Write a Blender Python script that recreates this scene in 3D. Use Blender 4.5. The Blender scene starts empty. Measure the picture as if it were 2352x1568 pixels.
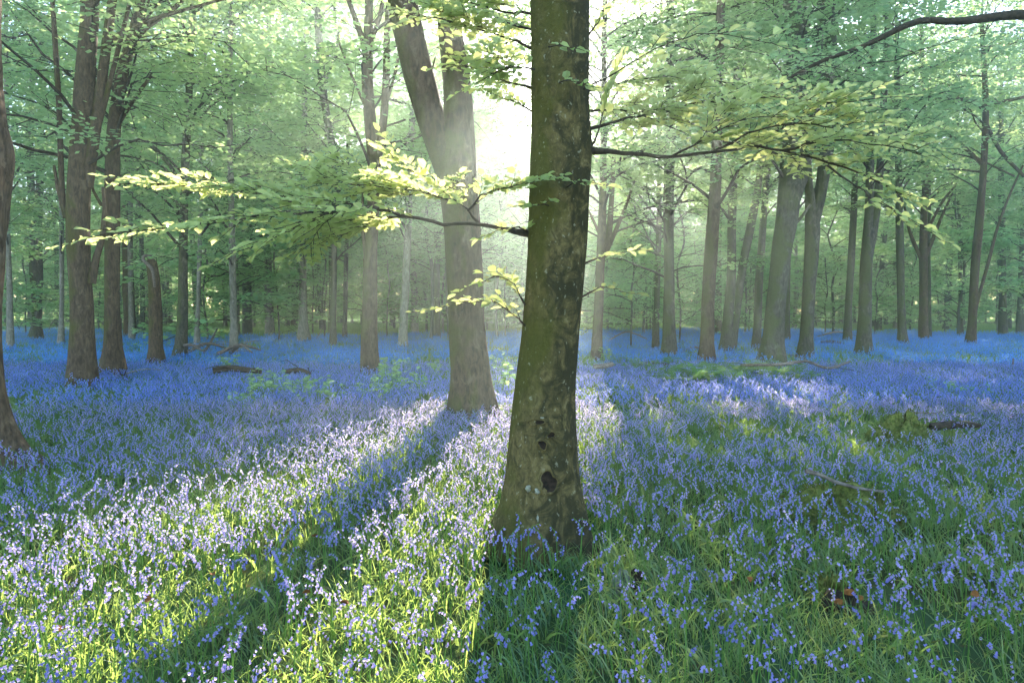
import bpy, math
import numpy as np
from mathutils import Vector
rng = np.random.default_rng(7)
scn = bpy.context.scene
col = scn.collection
R = math.radians
PI = math.pi

# ------------------------------------------------------------------ camera
CAMZ, F, HOR = 1.5, 1568.0, 715.0
PITCH = -math.atan((784 - HOR) / F)
cp, sp = math.cos(PITCH), math.sin(PITCH)
cam = bpy.data.objects.new('camera', bpy.data.cameras.new('camera'))
col.objects.link(cam)
cam.location = (0, 0, CAMZ)
cam.rotation_euler = (PI / 2 + PITCH, 0, 0)
cam.data.sensor_width, cam.data.lens = 36, 24
cam.data.clip_start, cam.data.clip_end = 0.05, 2000
scn.camera = cam

def W(px, py, d):
    """point seen at photo position (px, py) standing d metres down the view"""
    x, y = (px - 1176) / F, -(py - 784) / F
    v = np.array([x, cp - y * sp, sp + y * cp])
    return np.array([0, 0, CAMZ]) + v * (d / v[1])
def depth_of(py, h=1.5):
    y = -(py - 784) / F
    return h * (cp - y * sp) / -(sp + y * cp)
def G(px, py):
    d = depth_of(py)
    return np.array([W(px, py, d)[0], d, 0.0])

# ------------------------------------------------------------------ light
AZ, EL = R(5.8), R(21)
S = np.array([math.sin(AZ) * math.cos(EL), math.cos(AZ) * math.cos(EL), math.sin(EL)])
sun = bpy.data.objects.new('sun', bpy.data.lights.new('sun', 'SUN'))
col.objects.link(sun)
sun.data.energy, sun.data.angle, sun.data.color = 5.0, R(0.53), (1.0, 0.91, 0.76)
sun.rotation_euler = Vector(S).to_track_quat('Z', 'Y').to_euler()
sun.location = (4, 40, 18)
world = bpy.data.worlds.new('World')
scn.world = world
world.use_nodes = True
wn = world.node_tree.nodes
sky = wn.new('ShaderNodeTexSky')
sky.sky_type = 'NISHITA'
sky.sun_disc = False
sky.sun_elevation, sky.sun_rotation = EL, AZ
sky.air_density, sky.dust_density, sky.ozone_density = 1.1, 0.5, 2.5
wn['Background'].inputs['Strength'].default_value = 0.10
world.node_tree.links.new(sky.outputs[0], wn['Background'].inputs[0])
scn.view_settings.view_transform = 'Standard'
scn.view_settings.look = 'None'
scn.view_settings.exposure = 0
scn.render.engine = 'CYCLES'
cy = scn.cycles
cy.max_bounces, cy.diffuse_bounces, cy.glossy_bounces, cy.transmission_bounces = 6, 5, 1, 4
cy.transparent_max_bounces, cy.volume_bounces = 4, 0
cy.caustics_reflective = cy.caustics_refractive = False
cy.film_exposure = 6.9
cy.sample_clamp_indirect = 1.5
cy.sample_clamp_direct = 5
cy.use_denoising = True

# ------------------------------------------------------------------ materials
class NT:
    def __init__(s, name):
        s.m = bpy.data.materials.new(name)
        s.m.use_nodes = True
        s.t = s.m.node_tree
        s.t.nodes.clear()
        s.out = s.n('ShaderNodeOutputMaterial')
    def n(s, typ, **kw):
        n = s.t.nodes.new(typ)
        for k, v in kw.items():
            if hasattr(n, k) and not k[0].isupper(): setattr(n, k, v)
            else: s.set(n.inputs[k], v)
        return n
    def set(s, sock, v):
        if isinstance(v, bpy.types.NodeSocket): s.t.links.new(v, sock)
        elif isinstance(v, tuple) and len(v) == 3 and sock.type == 'RGBA': sock.default_value = (*v, 1)
        else: sock.default_value = v
    def noise(s, vec, scale, detail=3, rough=.55, dist=0):
        n = s.n('ShaderNodeTexNoise', Scale=scale, Detail=float(detail), Roughness=rough, Distortion=float(dist))
        if vec is not None: s.set(n.inputs['Vector'], vec)
        return n.outputs[0]
    def ramp(s, fac, stops):
        n = s.n('ShaderNodeValToRGB', Fac=fac)
        e = n.color_ramp.elements
        while len(e) < len(stops): e.new(0.5)
        for q, (p, c) in zip(e, stops):
            q.position = p
            q.color = (c, c, c, 1) if isinstance(c, (int, float)) else (*c, 1)
        return n.outputs[0]
    def mix(s, f, a, b, blend='MIX'):
        n = s.n('ShaderNodeMix', data_type='RGBA', blend_type=blend)
        s.set(n.inputs[0], f); s.set(n.inputs[6], a); s.set(n.inputs[7], b)
        return n.outputs[2]
    def math(s, op, a, b=0.0, clamp=False):
        n = s.n('ShaderNodeMath', operation=op, use_clamp=clamp)
        s.set(n.inputs[0], a); s.set(n.inputs[1], b)
        return n.outputs[0]
    def coords(s, scale=(1, 1, 1)):
        c = s.n('ShaderNodeTexCoord')
        m = s.n('ShaderNodeMapping', Scale=scale)
        s.t.links.new(c.outputs['Object'], m.inputs['Vector'])
        return m.outputs[0]

def leaf_material(name, dark, light, trans, mixf=.5, attr=True, gloss=.0, straw=None):
    """thin leaf: diffuse upper face, light shining through from behind"""
    k = NT(name)
    if attr:
        f = k.n('ShaderNodeAttribute', attribute_name='tint').outputs['Fac']
    else:
        f = k.n('ShaderNodeObjectInfo').outputs['Random']
    c = k.mix(f, dark, light)
    if straw: c = k.mix(k.ramp(f, [(.93, 0.), (.95, 1.)]), c, straw)
    d = k.n('ShaderNodeBsdfDiffuse', Color=c)
    t = k.n('ShaderNodeBsdfTranslucent', Color=k.mix(f, tuple(x * .7 for x in trans), trans))
    m = k.n('ShaderNodeMixShader', Fac=mixf)
    k.t.links.new(d.outputs[0], m.inputs[1]); k.t.links.new(t.outputs[0], m.inputs[2])
    last = m
    if gloss:
        g = k.n('ShaderNodeBsdfGlossy', Color=(1, 1, 1), Roughness=.38)
        last = k.n('ShaderNodeMixShader', Fac=gloss)
        k.t.links.new(m.outputs[0], last.inputs[1]); k.t.links.new(g.outputs[0], last.inputs[2])
    k.t.links.new(last.outputs[0], k.out.inputs[0])
    return k.m

def bark_material(name, base, dark, pale, moss, moss_amount=.5, patch=.5, fine=1.0):
    k = NT(name)
    v = k.coords((1, 1, .28)); v2 = k.coords((1, 1, .7))
    big = k.noise(v2, 2.6, 4, .6, .6)
    mid = k.noise(v2, 9 * fine, 5, .65, .8)
    streak = k.noise(v, 26 * fine, 4, .6)
    c = k.mix(k.ramp(streak, [(.35, 0.), (.68, 1.)]), dark, base)
    c = k.mix(k.ramp(mid, [(.56, 0.), (.66, patch)]), c, pale)
    c = k.mix(k.ramp(mid, [(.30, .8), (.42, 0.)]), c, tuple(x * .55 for x in dark))
    geo = k.n('ShaderNodeNewGeometry')
    sx = k.n('ShaderNodeSeparateXYZ', Vector=geo.outputs['Normal'])
    side = k.math('MULTIPLY_ADD', sx.outputs[0], -.16)
    side.node.inputs[2].default_value = 0.0
    mo = k.math('ADD', big, side)
    mo = k.ramp(mo, [(.62 - moss_amount * .3, 0.), (.78 - moss_amount * .3, .9)])
    mossc = k.mix(k.noise(v2, 60, 3), tuple(x * .5 for x in moss), tuple(x * 1.4 for x in moss))
    c = k.mix(mo, c, mossc)
    b = k.n('ShaderNodeBsdfPrincipled', Roughness=.9)
    k.set(b.inputs['Base Color'], c)
    b.inputs['Specular IOR Level'].default_value = .15
    bump = k.n('ShaderNodeBump', Strength=.8, Distance=.03)
    k.set(bump.inputs['Height'], k.math('ADD', streak, k.math('MULTIPLY', mid, 1.2)))
    k.t.links.new(bump.outputs[0], b.inputs['Normal'])
    k.t.links.new(b.outputs[0], k.out.inputs[0])
    return k.m

def hero_bark(name):
    k = NT(name)
    v = k.coords((1, 1, .75))
    n1 = k.noise(v, 2.2, 3, .55, .8); n2 = k.noise(v, 6.5, 6, .68, 1.2); n3 = k.noise(v, 21, 6, .7, .6); n4 = k.noise(v, 85, 3, .6)
    sx = k.n('ShaderNodeSeparateXYZ', Vector=k.n('ShaderNodeNewGeometry').outputs['Normal']).outputs[0]
    c = k.mix(k.ramp(n3, [(.36, 0.), (.60, 1.)]), (.070, .057, .022), (.215, .165, .065))
    c = k.mix(k.ramp(k.math('ADD', n2, k.math('MULTIPLY', sx, .11)), [(.46, 0.), (.60, .9)]), c, (.040, .037, .018))
    c = k.mix(k.ramp(n2, [(.30, .85), (.40, 0.)]), c, (.33, .27, .13))
    moss = k.mix(n4, (.042, .044, .008), (.155, .148, .03))
    c = k.mix(k.ramp(k.math('SUBTRACT', n1, k.math('MULTIPLY', sx, .17)), [(.50, 0.), (.66, .85)]), c, moss)
    c = k.mix(k.ramp(k.noise(v, 42, 2, .5), [(.66, 0.), (.71, .55)]), c, (.42, .40, .27))
    c = k.mix(k.math('MULTIPLY', n4, .35), c, (.05, .045, .018))
    b = k.n('ShaderNodeBsdfPrincipled', Roughness=.92); k.set(b.inputs['Base Color'], c); b.inputs['Specular IOR Level'].default_value = .12
    bp = k.n('ShaderNodeBump', Strength=.9, Distance=.015)
    k.set(bp.inputs['Height'], k.math('ADD', k.math('MULTIPLY', n3, 1.3), k.math('MULTIPLY', n4, .5)))
    k.t.links.new(bp.outputs[0], b.inputs['Normal']); k.t.links.new(b.outputs[0], k.out.inputs[0])
    return k.m

def plain_material(name, c1, c2, scale=12, rough=.9, bump=.4):
    k = NT(name)
    v = k.coords()
    n = k.noise(v, scale, 5, .65)
    b = k.n('ShaderNodeBsdfPrincipled', Roughness=rough)
    k.set(b.inputs['Base Color'], k.mix(k.ramp(n, [(.35, 0.), (.65, 1.)]), c1, c2))
    b.inputs['Specular IOR Level'].default_value = .2
    bp = k.n('ShaderNodeBump', Strength=bump, Distance=.02)
    k.set(bp.inputs['Height'], n)
    k.t.links.new(bp.outputs[0], b.inputs['Normal'])
    k.t.links.new(b.outputs[0], k.out.inputs[0])
    return k.m

M = {}
M['bark_hero'] = hero_bark('mossy_beech_bark')
M['bark'] = bark_material('beech_bark', (.13, .12, .085), (.05, .045, .03), (.25, .23, .17), (.085, .10, .03), .6, .55)
M['bark_brown'] = bark_material('brown_bark', (.145, .10, .058), (.055, .037, .022), (.22, .165, .10), (.09, .085, .022), .45, .55)
M['bark_pale'] = bark_material('pale_bark', (.30, .28, .22), (.14, .13, .10), (.42, .40, .33), (.14, .17, .06), .25, .7)
M['bark_far'] = bark_material('distant_bark', (.13, .13, .10), (.07, .07, .055), (.2, .2, .16), (.09, .12, .05), .4, .4, .6)
M['twig'] = plain_material('twig_bark', (.03, .025, .016), (.075, .058, .035), 30)
M['dead'] = plain_material('dead_wood', (.09, .07, .055), (.24, .2, .16), 22)
M['dead_pale'] = plain_material('bleached_wood', (.14, .13, .10), (.34, .32, .26), 18)
M['deep_shade'] = plain_material('painted_deep_shade', (.010, .008, .006), (.045, .03, .018), 30)  # near-black colour painted in for the shade inside the trunk hollows
M['lichen'] = plain_material('pale_lichen', (.20, .20, .13), (.36, .35, .26), 40)
M['moss'] = plain_material('moss_cover', (.06, .09, .012), (.22, .24, .05), 30, .95, 1.0)
M['stone'] = plain_material('pale_stone', (.10, .12, .07), (.30, .31, .24), 22)
M['rot'] = plain_material('dark_rotten_wood', (.02, .015, .01), (.07, .05, .03), 26)
M['orange'] = plain_material('rust_orange', (.16, .06, .015), (.34, .14, .035), 30)
M['leaf_near'] = leaf_material('spring_beech_leaf', (.16, .28, .06), (.30, .44, .11), (.76, .82, .32), .60, True, .03)
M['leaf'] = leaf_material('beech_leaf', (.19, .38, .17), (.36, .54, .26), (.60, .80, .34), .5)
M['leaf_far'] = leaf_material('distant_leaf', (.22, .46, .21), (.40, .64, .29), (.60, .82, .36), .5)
M['leaf_dark'] = leaf_material('shade_leaf', (.05, .14, .05), (.11, .24, .08), (.22, .38, .12), .45)
M['fern'] = leaf_material('fern_frond', (.11, .26, .10), (.22, .40, .14), (.36, .52, .16), .45)
M['blade'] = leaf_material('bluebell_leaf', (.022, .09, .055), (.065, .19, .09), (.56, .76, .15), .46, True, .04, (.20, .13, .06))
M['moss_blade'] = leaf_material('moss_frond', (.05, .07, .012), (.17, .17, .05), (.2, .24, .05), .3)
M['stem'] = leaf_material('bluebell_stem', (.10, .24, .06), (.16, .32, .08), (.36, .5, .08), .4, False)
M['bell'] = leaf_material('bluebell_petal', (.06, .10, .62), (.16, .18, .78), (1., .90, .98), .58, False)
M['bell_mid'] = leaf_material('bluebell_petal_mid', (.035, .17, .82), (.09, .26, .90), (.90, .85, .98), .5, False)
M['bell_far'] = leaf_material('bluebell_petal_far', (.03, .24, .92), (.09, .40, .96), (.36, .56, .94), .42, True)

def ground_material():
    k = NT('woodland_floor')
    v = k.coords()
    c = k.mix(k.ramp(k.noise(v, 3.0, 6, .65), [(.35, 0.), (.65, 1.)]), (.035, .04, .015), (.06, .10, .03))
    c = k.mix(k.ramp(k.noise(v, .35, 3), [(.45, 0.), (.65, .8)]), c, (.05, .13, .06))
    c = k.mix(k.ramp(k.noise(v, 14., 3), [(.60, 0.), (.7, .7)]), c, (.10, .065, .03))
    b = k.n('ShaderNodeBsdfDiffuse', Color=c)
    k.t.links.new(b.outputs[0], k.out.inputs[0])
    return k.m
M['ground'] = ground_material()

# ------------------------------------------------------------------ mesh builder
def unit(a): return a / (np.linalg.norm(a, axis=-1, keepdims=True) + 1e-12)
def smooth_path(P, step):
    """Catmull-Rom through rows of P (any number of columns; the first three are xyz)"""
    P = np.asarray(P, float)
    if len(P) == 2:
        k = max(2, int(np.linalg.norm(P[1, :3] - P[0, :3]) / step) + 1)
        return P[0] + (P[1] - P[0]) * np.linspace(0, 1, k)[:, None]
    E = np.vstack([2 * P[0] - P[1], P, 2 * P[-1] - P[-2]])
    out = []
    for i in range(1, len(E) - 2):
        p0, p1, p2, p3 = E[i - 1:i + 3]
        k = max(1, int(np.linalg.norm(p2[:3] - p1[:3]) / step))
        t = (np.arange(k) / k)[:, None]
        out.append(.5 * (2 * p1 + (p2 - p0) * t + (2 * p0 - 5 * p1 + 4 * p2 - p3) * t**2 + (3 * p1 - p0 - 3 * p2 + p3) * t**3))
    out.append(P[-1:])
    return np.vstack(out)

class MB:
    def __init__(s): s.v, s.q, s.m, s.t, s.n = [], [], [], [], 0
    def add(s, v, q, mat=0, tint=None):
        v = np.asarray(v, float).reshape(-1, 3); q = np.asarray(q, int).reshape(-1, 4)
        s.v.append(v); s.q.append(q + s.n); s.n += len(v)
        s.m.append(np.full(len(q), mat, np.int32))
        s.t.append(np.full(len(q), .5) if tint is None else np.broadcast_to(tint, (len(q),)).astype(float))
    def tube(s, pts, rad, n=6, mat=0, shape=None, tint=None, cap=True):
        pts = np.asarray(pts, float); rad = np.broadcast_to(np.asarray(rad, float), (len(pts),)).copy()
        if cap:
            pts = np.vstack([pts, pts[-1] + (pts[-1] - pts[-2]) * .02]); rad = np.append(rad, 1e-4)
        T = unit(np.gradient(pts, axis=0))
        ref = np.eye(3)[np.argmin(np.abs(T.mean(0)))]
        B = unit(ref - T * (T @ ref)[:, None]); C = np.cross(T, B)
        th = np.arange(n) * 2 * PI / n
        rr = rad[:, None] * np.ones(n) if shape is None else shape(pts, rad[:, None], th[None])
        V = pts[:, None] + rr[..., None] * (B[:, None] * np.cos(th)[None, :, None] + C[:, None] * np.sin(th)[None, :, None])
        k = len(pts)
        i = (np.arange(k - 1) * n)[:, None]; j = np.arange(n)[None]; j2 = (j + 1) % n
        s.add(V, np.stack([i + j, i + j2, i + n + j2, i + n + j], -1), mat, tint)
    def leaves(s, C, A, N, L, Wd, mat=0, tint=None, fold=0.0, rich=False):
        """flat leaves: C base, A direction, N normal, L length, Wd width"""
        if not len(C): return
        A = unit(A); B = unit(np.cross(N, A)); N = np.cross(A, B)
        L = np.broadcast_to(L, (len(C),))[:, None]; Wd = np.broadcast_to(Wd, (len(C),))[:, None]
        tint = rng.random(len(C)) if tint is None else tint
        if rich:
            up = N * Wd * fold
            V = np.stack([C, C + A * L * .28 + B * Wd * .46 + up, C + A * L * .68 + B * Wd * .40 + up, C + A * L - N * L * .08,
                          C + A * L * .68 - B * Wd * .40 + up, C + A * L * .28 - B * Wd * .46 + up], 1)
            b = (np.arange(len(C)) * 6)[:, None]
            Q = np.stack([b + [0, 3, 2, 1], b + [0, 5, 4, 3]], 1)
            s.add(V, Q, mat, np.repeat(tint, 2))
        else:
            V = np.stack([C, C + A * L * .5 - B * Wd * .5, C + A * L, C + A * L * .5 + B * Wd * .5], 1)
            s.add(V, np.arange(len(C) * 4).reshape(-1, 4), mat, tint)
    def build(s, name, mats, parent=None, base=(0, 0, 0), smooth=True, link=True):
        me = bpy.data.meshes.new(name)
        v = np.vstack(s.v) - np.asarray(base, float); q = np.vstack(s.q)
        me.vertices.add(len(v)); me.vertices.foreach_set('co', v.astype(np.float32).ravel())
        me.loops.add(q.size); me.loops.foreach_set('vertex_index', q.astype(np.int32).ravel())
        me.polygons.add(len(q))
        me.polygons.foreach_set('loop_start', np.arange(0, q.size, 4, dtype=np.int32))
        me.polygons.foreach_set('loop_total', np.full(len(q), 4, np.int32))
        for mt in (mats if isinstance(mats, (list, tuple)) else [mats]): me.materials.append(M[mt] if isinstance(mt, str) else mt)
        me.polygons.foreach_set('material_index', np.concatenate(s.m))
        me.update(calc_edges=True)
        me.polygons.foreach_set('use_smooth', np.full(len(q), smooth))
        a = me.attributes.new('tint', 'FLOAT', 'FACE')
        a.data.foreach_set('value', np.concatenate(s.t).astype(np.float32))
        o = bpy.data.objects.new(name, me)
        if link: col.objects.link(o)
        if parent: o.parent = parent
        return o

def tag(o, label=None, cat=None, group=None, kind=None):
    for k, v in (('label', label), ('category', cat), ('group', group), ('kind', kind)):
        if v: o[k] = v
    return o
def empty(name, loc, label, cat, group=None):
    o = bpy.data.objects.new(name, None)
    col.objects.link(o)
    o.location = tuple(loc); o.empty_display_size = .1
    return tag(o, label, cat, group)
def copy_tree(o, parent=None):
    c = o.copy(); col.objects.link(c)
    if parent: c.parent = parent
    for ch in list(o.children): copy_tree(ch, c)
    return c

# ------------------------------------------------------------------ the gap in the leaves the sun comes through
LITPX = [(1010, 944), (1250, 916), (1440, 925), (1560, 952), (1500, 1010), (1400, 1040), (1330, 1110), (1310, 1250), (1290, 1568),
         (1290, 1700), (-330, 1700), (-300, 1365), (0, 1262), (365, 1176), (630, 1096), (860, 1006)]
LIT = np.array([G(*p)[:2] for p in LITPX])
PATCH = [np.array([G(*p)[:2] for p in q]) for q in (
    [(1560, 896), (1740, 876), (1900, 915), (1890, 990), (1690, 1004), (1570, 960)],
    [(2200, 803), (2352, 793), (2400, 815), (2352, 845), (2230, 835)],
    [(2050, 832), (2120, 832), (2110, 850), (2060, 850)],
    [(1840, 1000), (1960, 1010), (1900, 1050), (1700, 1040)],
    [(300, 790), (800, 788), (800, 806), (300, 812)], [(-200, 765), (120, 762), (150, 785), (-200, 790)])]
def inside(P, poly):
    x, y = P[:, 0], P[:, 1]
    c = np.zeros(len(P), bool)
    n = len(poly)
    for i in range(n):
        (x1, y1), (x2, y2) = poly[i], poly[i - 1]
        if y1 == y2: continue
        c ^= ((y1 > y) != (y2 > y)) & (x < (x2 - x1) * (y - y1) / (y2 - y1) + x1)
    return c
def sunlit(P, jit=.15):
    """True where a leaf would shade one of the sunny places"""
    hit = np.zeros(len(P), bool)
    for z0, polys in ((.25, [LIT] + PATCH), (2.15, SPRAYS)):
        t = (P[:, 2] - z0) / S[2]
        Q = P[:, :2] - S[None, :2] * t[:, None] + rng.normal(0, jit, (len(P), 2))
        for p in polys: hit |= inside(Q, p) & (t > 1.0)
    return hit
SPRAYS = [np.array([(-2.9, 3.0), (-.1, 3.0), (-.1, 5.4), (-2.9, 5.4)]), np.array([(.3, 3.4), (1.8, 3.4), (1.8, 5.2), (.3, 5.2)])]

# ------------------------------------------------------------------ trees
def trunk_shape(seed, flare, h, rough=.05, lobes=5, fine=0.):
    r = np.random.default_rng(seed)
    ph = r.random(8) * 2 * PI
    def f(P, rad, th):
        z = P[:, 2:3]
        k = np.exp(-np.maximum(z, 0) / h)
        root = flare * k * (1 + .55 * np.cos(lobes * th + ph[0]) + .3 * np.cos((lobes - 2) * th + ph[1]))
        ns = rough * (np.sin(2 * th + ph[2] + z * 1.3) + .7 * np.sin(3 * th + ph[3] - z * 2.1) + .5 * np.sin(5 * th + ph[4] + z * 3.7) + .35 * np.sin(7 * th + ph[5] + z * 7))
        if fine: ns = ns + fine * (np.sin(11 * th + z * 9 + ph[6] + 2 * np.sin(3 * th + z * 4)) + np.sin(17 * th - z * 21 + ph[7] + 2 * np.sin(2 * th - z * 7)) + .8 * np.sin(7 * th + z * 33 + 3 * np.sin(5 * th + z * 11)))
        return rad * (1 + np.maximum(root, -.2) + ns)
    return f

def crown(mb, axis, z0, z1, n_limb, reach, leaf, per=22, tilt=.22, cull=True, flat=.35, twig_mat=0, leaf_mat=1, base_r=.045, upness=(18, 62), nside=6, low=.0, keep_p=.99):
    """limbs leave the trunk, fork into side branches, and each of those carries flat layered sprays of leaves"""
    axis = np.asarray(axis); zz = axis[:, 2]
    SP = []
    for i in range(n_limb):
        z = z0 + (z1 - z0) * (i + rng.random()) / n_limb
        b = np.array([np.interp(z, zz, axis[:, k]) for k in range(3)]); b[2] = z
        az = rng.random() * 2 * PI
        el = R(rng.uniform(*upness))
        L = reach * rng.uniform(.55, 1.1) * (1 - .4 * (z - z0) / (z1 - z0 + 1e-6))
        m = 7
        t = np.linspace(0, 1, m)
        hd = np.array([math.cos(az), math.sin(az), 0])
        side = np.array([-hd[1], hd[0], 0]) * rng.normal(0, .22)
        P = b + np.outer(L * t * math.cos(el), hd) + np.outer(L * t**2, side) + np.outer(L * (math.sin(el) * t - .34 * t**2), [0, 0, 1]) + rng.normal(0, .03 * L, (m, 3)) * t[:, None]
        mb.tube(P, np.linspace(base_r * L / reach, .006, m), 5, twig_mat)
        for j in range(nside):
            u = .2 + .8 * (j + rng.random()) / nside
            p = np.array([np.interp(min(u, 1), t, P[:, k]) for k in range(3)])
            a2 = az + (1 if j % 2 else -1) * R(rng.uniform(15, 85))
            e2 = R(rng.normal(12, 16) - low * 20)
            l1 = L * rng.uniform(.25, .55) * (1.15 - .5 * u) + .3
            d2 = np.array([math.cos(a2) * math.cos(e2), math.sin(a2) * math.cos(e2), math.sin(e2)])
            q = p + d2 * l1 * .55 + rng.normal(0, .05, 3); e = p + d2 * l1 - np.array([0, 0, .10 * l1])
            mb.tube(np.stack([p, q, e]), [.012, .008, .003], 3, twig_mat, cap=False)
            ns = max(2, int(l1 / .30))
            for w in range(ns):
                v = (w + rng.random()) / ns
                c = p + (e - p) * v
                SP.append((*c, a2 + (1 if w % 2 else -1) * R(rng.uniform(10, 70)), rng.uniform(.45, .95), rng.normal(0, tilt), rng.normal(.45, .28)))
    SP = np.array(SP)
    k = np.maximum(3, (per * SP[:, 4] * rng.uniform(.7, 1.7, len(SP)))).astype(int)
    Z = np.repeat(SP, k, axis=0); n = len(Z)
    l2, a2, tl = Z[:, 4], Z[:, 3], Z[:, 5]
    uu = rng.random(n) ** .8; lat = rng.normal(0, .27, n) * l2
    C = Z[:, :3] + np.stack([np.cos(a2) * l2 * uu - np.sin(a2) * lat, np.sin(a2) * l2 * uu + np.cos(a2) * lat, rng.normal(0, .05, n) + lat * tl - .12 * uu**2 * l2], 1)
    ang = a2 + np.sign(lat) * .8 + rng.normal(0, .5, n)
    A = np.stack([np.cos(ang), np.sin(ang), rng.normal(-.14, .22, n)], 1)
    N = np.stack([np.sin(a2) * tl + rng.normal(0, flat, n), -np.cos(a2) * tl + rng.normal(0, flat, n), np.ones(n)], 1)
    T = np.clip(Z[:, 6] + rng.normal(0, .2, n), 0, 1)
    if cull:
        keep = ~(sunlit(C) & (rng.random(n) < keep_p))
        C, A, N, T = C[keep], A[keep], N[keep], T[keep]
    if len(C):
        sz = leaf * rng.uniform(.7, 1.25, len(C))
        mb.leaves(C, A, N, sz, sz * .66, leaf_mat, T)

TRUNKS = []      # x, y, radius: kept free of flowers
def px_path(path, d):
    """(px, py, width in px) rows -> x y z radius"""
    return np.array([[*W(p[0], p[1], d if len(p) < 4 else p[3]), p[2] * .5 * (d if len(p) < 4 else p[3]) / F] for p in path])
def tree(name, label, cat, base, path, d=None, limbs=(), crown_kw=None, bark='bark', leaf='leaf', flare=.3, fh=.5, top=13., group=None, nseg=14, rough=.05, snag=False, visible_h=.22, fine=0.):
    bx, by = base
    d = d or depth_of(by, CAMZ - visible_h)
    P = px_path(path, d)
    if not fine: P[:, 3] *= .88
    X0 = W(bx, by, d)[0]
    P = np.vstack([[X0, d, -.12, P[0, 3] * 1.0], P]) if P[0, 2] > .05 else P
    if not snag and P[-1, 2] < top:
        e = P[-1]; dr = unit(P[-1, :3] - P[-3, :3]); dr = unit(dr * [.7, .7, 1])
        ln = (top - e[2]) / max(dr[2], .3)
        P = np.vstack([P, [*(e[:3] + dr * ln * .5), e[3] * .75], [*(e[:3] + dr * ln), e[3] * .3]])
    Q = smooth_path(P, .035 if fine else .12 if d < 10 else .3)
    o = empty(name, (X0, d, 0), label, cat, group)
    mb = MB(); sd = int(abs(bx) * 7 + by)
    mb.tube(Q[:, :3], np.maximum(Q[:, 3], .006), nseg, 0, trunk_shape(sd, flare, fh, rough, 5, fine))
    mb.build('trunk', bark, o, o.location)
    TRUNKS.append((X0, d, P[0, 3] * (1.15 + flare)))
    axes = [Q]
    for lb in limbs:
        L = px_path(lb, d)
        if not snag and L[-1, 2] < top * .8 and lb[-1][1] < 40:
            dr = unit(L[-1, :3] - L[-2, :3])
            L = np.vstack([L, [*(L[-1, :3] + dr * 3.), L[-1, 3] * .5]])
        l = smooth_path(L, .3)
        m2 = MB(); m2.tube(l[:, :3], np.maximum(l[:, 3], .005), 9, 0, trunk_shape(sd + 3, 0, .5, .04))
        m2.build('limb', bark, o, o.location)
    if crown_kw:
        m3 = MB()
        ck = dict(crown_kw)
        crown(m3, Q[:, :3], **ck)
        m3.build('crown', ['twig', leaf], o, o.location, smooth=False)
    return o

# ------------------------------------------------------------------ ground and haze
def ground_sheet():
    mb = MB()
    xs = np.concatenate([-np.geomspace(400, 8, 26), np.linspace(-7.5, 7.5, 61), np.geomspace(8, 400, 26)])
    ys = np.concatenate([[-60, -20, -6], np.linspace(-2, 14, 65), np.geomspace(14.5, 500, 40)])
    X, Y = np.meshgrid(xs, ys)
    Z = .02 * np.sin(X * 2.1 + Y) + .02 * np.sin(Y * 2.7 - X * .8) - .03
    i = np.arange(len(ys) - 1)[:, None] * len(xs) + np.arange(len(xs) - 1)[None]
    mb.add(np.stack([X, Y, Z], -1), np.stack([i, i + 1, i + 1 + len(xs), i + len(xs)], -1))
    return tag(mb.build('ground', 'ground'), kind='structure')
ground_sheet()

def haze():
    k = NT('morning_mist')
    k.t.nodes.remove(k.out); k.out = k.n('ShaderNodeOutputMaterial')
    v = k.n('ShaderNodeVolumeScatter', Density=HAZE, Anisotropy=.72, Color=(.80, 1.0, .95))
    k.t.links.new(v.outputs[0], k.out.inputs['Volume'])
    mb = MB()
    a, b = np.array([-75, -6, -1.]), np.array([75, 118, 27.])
    V = np.array([[x, y, z] for x in (a[0], b[0]) for y in (a[1], b[1]) for z in (a[2], b[2])])
    mb.add(V, [[0, 1, 3, 2], [4, 6, 7, 5], [0, 4, 5, 1], [2, 3, 7, 6], [0, 2, 6, 4], [1, 5, 7, 3]])
    return tag(mb.build('haze', k.m, smooth=False), 'thin morning mist lit by the low sun between the trunks', None, None, 'stuff')
HAZE = .0031
haze()

# ------------------------------------------------------------------ the big near beech with its two leafy branches
D0 = 4.32
hero = tree('beech_tree', 'big mossy beech with dark hollows in its trunk, in front of every other tree', 'tree', (1243, 1240),
    [(1243, 1262, 226), (1243, 1225, 212), (1246, 1180, 196), (1246, 1120, 176), (1246, 1060, 164), (1246, 980, 152), (1252, 880, 141), (1262, 780, 135), (1270, 690, 134),
     (1278, 600, 136), (1285, 500, 138), (1288, 400, 141), (1290, 340, 141), (1287, 250, 132), (1286, 130, 130), (1285, 0, 130), (1285, -250, 122), (1286, -500, 112)],
    d=D0, bark='bark_hero', flare=.17, fh=.17, top=9., nseg=110, rough=.024, fine=.006)
BASE0 = np.array(hero.location)

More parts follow.
